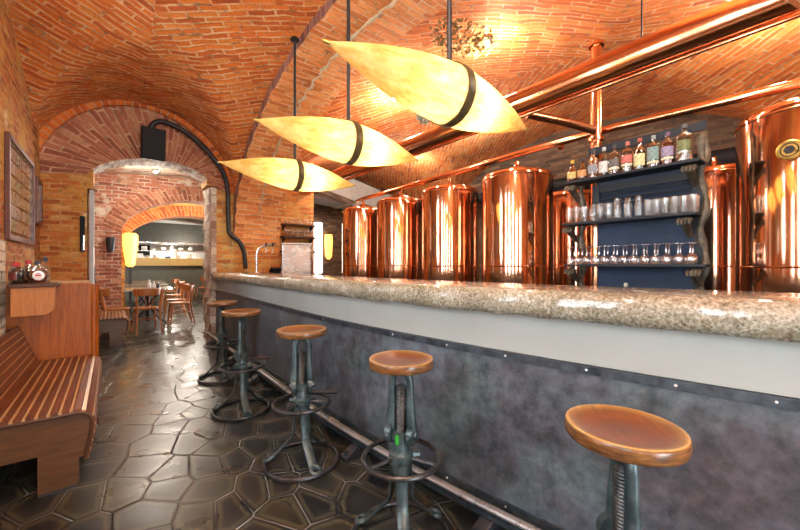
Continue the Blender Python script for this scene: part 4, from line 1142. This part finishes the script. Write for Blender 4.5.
# ================================================================ DINING ROOM
def chair(loc, rz, label):
    t = thing('dining_chair', label, 'chair', loc, rz, 'bentwood chairs in the dining room')
    m = MB(); m.lathe([(.17,.43),(.20,.435),(.205,.45),(.195,.465),(.05,.458),(.001,.458)], n=28); m.build('seat', M['chairwood'], t)
    for sx in (-1,1):
        m = MB(); m.tube([(sx*.155,.15,.43),(sx*.17,.18,.22),(sx*.185,.20,.003)], [.019,.016,.013], 8); m.build('leg', M['chairwood'], t)
        m = MB(); m.tube([(sx*.195,-.245,.003),(sx*.18,-.19,.25),(sx*.175,-.165,.45),(sx*.185,-.20,.66),(sx*.19,-.225,.80)], [.013,.016,.018,.017,.015], 8); m.build('leg', M['chairwood'], t)
    m = MB()
    pts = [(.215*math.sin(a), -.02-.225*math.cos(a), .745) for a in [-1.25+2.5*k/14 for k in range(15)]]
    base = [m.verts([(p[0],p[1],.69),(p[0]*1.06,p[1]-.012,.70),(p[0]*1.06,p[1]-.014,.815),(p[0]*1.0,p[1]-.002,.82)]) for p in pts]
    for a, b in zip(base[:-1], base[1:]):
        for k in range(4): m.face((a+k, a+(k+1) % 4, b+(k+1) % 4, b+k))
    m.face([base[0]+k for k in range(4)]); m.face([base[-1]+k for k in range(4)])
    m.build('back_rail', M['chairwood'], t)
    for k in range(3):
        sx = (k-1); m = MB(); m.tube([(sx*.035,-.185,.45),(sx*.05,-.215,.58),(sx*.085,-.238,.70)], [.012,.011,.012], 6, flat=.6); m.build('back_spindle', M['chairwood'], t)
    m = MB(); m.torus((0,0,.25), .165, .009, 28, 6); m.build('stretcher_ring', M['chairwood'], t)
    return t
c0 = chair((.50,8.12,0), .12, 'bentwood chair with its back to the doorway at the nearest dining table')
CH_ = [((1.13,8.80,0),PI/2,'bentwood chair on the right of the nearest dining table'),((1.15,9.6,0),PI/2+.1,'bentwood chair second along the right side of the dining tables'),((1.27,11.1,0),PI/2,'bentwood chair third along the right side of the dining tables'),((1.36,12.9,0),PI/2,'bentwood chair furthest along the right side of the dining tables'),
       ((.07,8.36,0),-PI/2,'bentwood chair tucked at the left of the nearest dining table'),((-.10,9.78,0),-PI/2+.1,'bentwood chair second along the left side of the dining tables'),((.0,11.2,0),-PI/2,'bentwood chair third along the left side of the dining tables'),((2.55,14.2,0),2.4,'lone bentwood chair near the kitchen counter')]
for l, r, lab in CH_: dup(c0, l, r, lab)
def table(loc, label, w=.86, l=1.25):
    t = thing('dining_table', label, 'table', loc, 0, 'dining tables in the far room')
    m = MB(); m.box((-w/2,-l/2,.725),(w/2,l/2,.755)); m.build('tabletop', M['tabletop'], t, smooth=False, bevel=.004)
    m = MB(); m.cyl((0,0,.05),(0,0,.722),.04,n=12); m.build('column', M['black'], t)
    for k in range(4):
        a = PI/4+k*PI/2; c, s = math.cos(a), math.sin(a)
        m = MB(); m.tube([(c*.04,s*.04,.34),(c*.22,s*.22,.14),(c*.42,s*.42,.02)], [.022,.02,.018], 8); m.build('leg', M['black'], t)
        m = MB(); m.tube([(c*.04,s*.04,.42),(c*.20,s*.20,.60),(c*.34,s*.34,.722)], [.018,.018,.018], 8); m.build('brace', M['black'], t)
    return t
tb = table((.60,9.3,0), 'dining table nearest the doorway with condiments on it')
dup(tb, (.70,11.2,0), 0, 'dining table behind the nearest one'); dup(tb, (.80,13.4,0), 0, 'dining table furthest from the doorway before the kitchen')
for (x, y, h, c, lab) in ((.60,8.98,.17,(.80,.80,.78),'white shaker bottle on the nearest dining table'),(.68,9.02,.13,(.75,.75,.75),'short white pot on the nearest dining table'),(.76,9.05,.12,(.04,.04,.05),'dark condiment bottle on the nearest dining table')):
    bottle('condiment_bottle', (x,y,.7565), [(.03,0),(.034,.004),(.034,h*.6),(.014,h*.85),(.013,h)], labelmat(c), labelmat((.7,.7,.68)), None, lab)
# kitchen pass
kc = thing('kitchen_counter', 'kitchen pass counter with a yellow wooden ledge at the far end of the dining room', 'counter', (1.9,15.6,0))
m = MB(); m.box((-2.1,0,0),(2.3,.6,1.22)); m.build('front', M['greengrey'], kc, smooth=False)
m = MB(); m.box((-2.1,-.15,1.22),(2.3,.62,1.50)); m.build('ledge', M['passwood'], kc, smooth=False, bevel=.01)
hd = thing('extractor_hood', 'wide dark extractor hood over the kitchen pass', 'extractor hood', (1.9,15.9,2.0))
m = MB(); m.prism([(-.45,.08),(.55,.08),(.55,.80),(-.25,.80)], 0, -2.2, 2.3); m.build('hood_body', M['hood'], hd, smooth=False); m = MB(); m.box((-2.2,-.47,.03),(2.3,.56,.079)); m.build('rim', M['chrome'], hd, smooth=False)
for k, z in enumerate((1.72,1.92)):
    pass
ks = thing('kitchen_shelf', 'steel kitchen shelf of white crockery under the hood', 'shelf', (1.9,16.6,0))
m = MB(); m.box((-2.0,-.2,1.775),(2.2,.2,1.80)); m.build('board', M['chrome'], ks, smooth=False)
for sx in (-1.95,0,2.15): m = MB(); m.box((sx-.02,-.02,0),(sx+.02,.02,1.774)); m.build('post', M['chrome'], ks, smooth=False)
bx = MB(); bx.box((.65,16.90,1.62),(1.15,16.98,2.02)); tag(bx.build('wall_screen', M['blackplastic'], smooth=False), 'black screen on the kitchen wall', 'screen')
plate = None
n_ = 0
for row, (z, y, xs) in enumerate(((1.501,15.75,[.55,.78,1.0,1.25,1.62,1.95,2.3,2.6]), (1.801,16.6,[.7,.95,1.22,1.55,1.85,2.15,2.5]))):
    for i, x in enumerate(xs):
        h = (.11,.16,.07,.13,.08,.10,.15,.06)[i]
        m = MB()
        if i % 3 == 0: m.lathe([(.07,0)]+[(.10 if k % 2 else .085, .008+k*h/10) for k in range(10)]+[(.09,h)], n=16); nm, ct = 'plate_stack', 'plates'
        elif i % 3 == 1: m.box((-.09,-.08,0),(.09,.08,h)); nm, ct = 'food_tub', 'tub'
        else: m.lathe([(.05,0),(.10,h*.7),(.105,h),(.09,h),(.05,.02)], n=16, top=False); nm, ct = 'serving_bowl', 'bowl'
        mt = M['bluecer'] if (row == 0 and i == 4) else M['ceramic']
        o = m.build(nm, mt); o.location = (x, y, z)
        tag(o, '%s %s, %s from the left on the kitchen %s' % ('blue' if mt == M['bluecer'] else 'white', ct if ct != 'plates' else 'stack of plates', ORD[i], ('pass ledge','shelf')[row]), ct, 'crockery in the kitchen')
gl = thing('lamp_and_lit_wall', 'amber lamp and the wall it lights as one glowing column on the further dining room arch', 'lamp', (.38,11.9,1.2))
m = MB(); m.lathe([(.05,0),(.10,.05),(.17,.6),(.17,.85),(.12,.90)], n=24); m.build('lamp_shade', M['yellowlamp'], gl)  # glow stands for a lamp plus the lit wall beneath it
m = MB(); m.box((-.03,.05,-1.2),(.03,.09,.02)); m.build('stand', M['black'], gl, smooth=False)

# dried hops
def hops(name, c, rx, ry, rz_, n, mat, label, cat, sz=.03):
    m = MB(); random.seed(hash(label) % 1000 if False else len(label))
    for i in range(n):
        while True:
            p = Vector((random.uniform(-1,1), random.uniform(-1,1), random.uniform(-1,1)))
            if p.length < 1: break
        q = Vector((c[0]+p.x*rx, c[1]+p.y*ry, c[2]+p.z*rz_))
        a = Vector((random.gauss(0,1), random.gauss(0,1), random.gauss(0,1))).normalized(); b = a.orthogonal()
        b = Matrix.Rotation(random.uniform(0,6), 3, a) @ b
        s = sz*random.uniform(.6,1.4); w = a.cross(b)
        i0 = m.verts([q-a*s, q+b*s*.5+w*s*.15, q+a*s, q-b*s*.5+w*s*.15])
        m.face((i0,i0+1,i0+2)); m.face((i0,i0+2,i0+3))
    o = m.build(name, mat, smooth=False, fix=False); tag(o, label, cat, kind='stuff'); return o
hops('dried_hops', (2.72,2.92,2.95), .10, .10, .11, 260, M['hopsilver'], 'pale bunch of dried hops hanging behind the nearest lamp', 'dried hops', .026)
hops('dried_hops', (2.85,2.46,3.60), .42, .28, .03, 420, M['hop'], 'dried hop garland fixed to the vault above the nearest lamp', 'dried hops', .022)

# ================================================================ LIGHTS
def spot(x, y, z, e, label, size=.05, color=(1,.92,.80)):
    t = thing('ceiling_spotlight', label, 'ceiling light', (x,y,z), 0, 'small ceiling spotlights')
    m = MB(); m.lathe([(.055,.004),(.058,-.01),(.045,-.035),(.036,-.04),(.036,-.02),(.001,-.02)], n=20); m.build('housing', M['chrome'], t)
    m = MB(); m.sphere((0,0,-.042), .028, 12, 8); m.build('bulb', M['bulb'], t)
    ld = bpy.data.lights.new('bulb_light', 'POINT'); ld.energy = e; ld.color = color; ld.shadow_soft_size = size
    lo = bpy.data.objects.new('bulb_light', ld); COL.objects.link(lo); lo.parent = t; lo.location = (0,0,-.26)
    return t
def onvault(x, y): return tz(x, y)-.02 if x > 2.38 else (Sof(y)-.01 if x > 1.6 else vaultz(x, y)-.02)
K_ = 1.4
for (x, y, e, lab) in (
    (3.20,2.42,24,'lit ceiling spotlight beside the dried hop garland'),
    (3.17,4.05,26,'lit ceiling spotlight between the two nearest lamps'),
    (4.95,4.05,22,'lit ceiling spotlight above the thick copper duct'),
    (4.60,.33,24,'lit ceiling spotlight above the huge copper tank'),
    (4.84,5.65,22,'lit ceiling spotlight above the second tank from the far wall'),
    (3.62,6.05,22,'lit ceiling spotlight beside the far pier'),
    (3.1,.4,24,'added unseen ceiling spotlight over the near end of the bar'),  # extra lamp outside the view, added for light
    (.35,.6,50,'added unseen ceiling spotlight over the walkway above the viewpoint'),  # unseen, added to brighten the walkway vault
    (.35,-1.6,40,'added unseen ceiling spotlight at the room end of the walkway'),  # behind the camera, added as further light for the walkway
):
    spot(x, y, onvault(x, y), e*K_, lab)
spot(.60,7.6,2.94,34,'lit ceiling spotlight just beyond the doorway')
spot(1.12,10.2,2.98,48,'lit ceiling spotlight over the dining tables')
spot(2.2,14.0,2.98,80,'lit ceiling spotlight before the kitchen')
spot(1.8,16.3,1.98,50,'lit lamp under the extractor hood')

def area(name, loc, rot, sx, sy, e, color=(1,1,1)):
    ld = bpy.data.lights.new(name, 'AREA'); ld.shape = 'RECTANGLE'; ld.size = sx; ld.size_y = sy; ld.energy = e; ld.color = color
    o = bpy.data.objects.new(name, ld); COL.objects.link(o); o.location = loc; o.rotation_euler = rot; return o
for i, (a, b, WZ0) in enumerate(WIN):
    area('window_daylight', (XW-.46,(a+b)/2,(WZ0+WZ1)/2), (0,-PI/2,0), WZ1-WZ0, b-a, 62*(b-a)*(WZ1-WZ0), (.84,.92,1))
area('door_daylight', (.7,-3.55,1.3), (PI/2,0,0), 1.3, 2.4, 150, (.88,.94,1))
area('window_daylight', (4.7,10.4,1.5), (0,PI/2,0), 2.0, 1.6, 260, (.95,.97,1))

w = bpy.data.worlds.new('daylight'); S.world = w; w.use_nodes = True
nt = w.node_tree; bg = nt.nodes['Background']
sk = nt.nodes.new('ShaderNodeTexSky'); sk.sky_type = 'NISHITA'; sk.sun_disc = False; sk.sun_elevation = .9
nt.links.new(sk.outputs[0], bg.inputs['Color']); bg.inputs['Strength'].default_value = .35

# ================================================================ CAMERA
cd = bpy.data.cameras.new('camera'); cam = bpy.data.objects.new('camera', cd); COL.objects.link(cam)
cam.location = (0,0,CH); cam.rotation_euler = (PI/2,0,-YAW); cd.sensor_fit = 'HORIZONTAL'; cd.sensor_width = 36; cd.lens = 36*F/800; cd.clip_start = .02
S.camera = cam
S.view_settings.view_transform = 'Standard'; S.view_settings.look = 'None'; S.view_settings.gamma = 1; S.view_settings.use_curve_mapping = False
S.view_settings.exposure = .72
S.cycles.transparent_max_bounces = 24; S.cycles.max_bounces = 10; S.cycles.diffuse_bounces = 5; S.cycles.glossy_bounces = 5
S.cycles.sample_clamp_indirect = 6; S.cycles.use_denoising = True
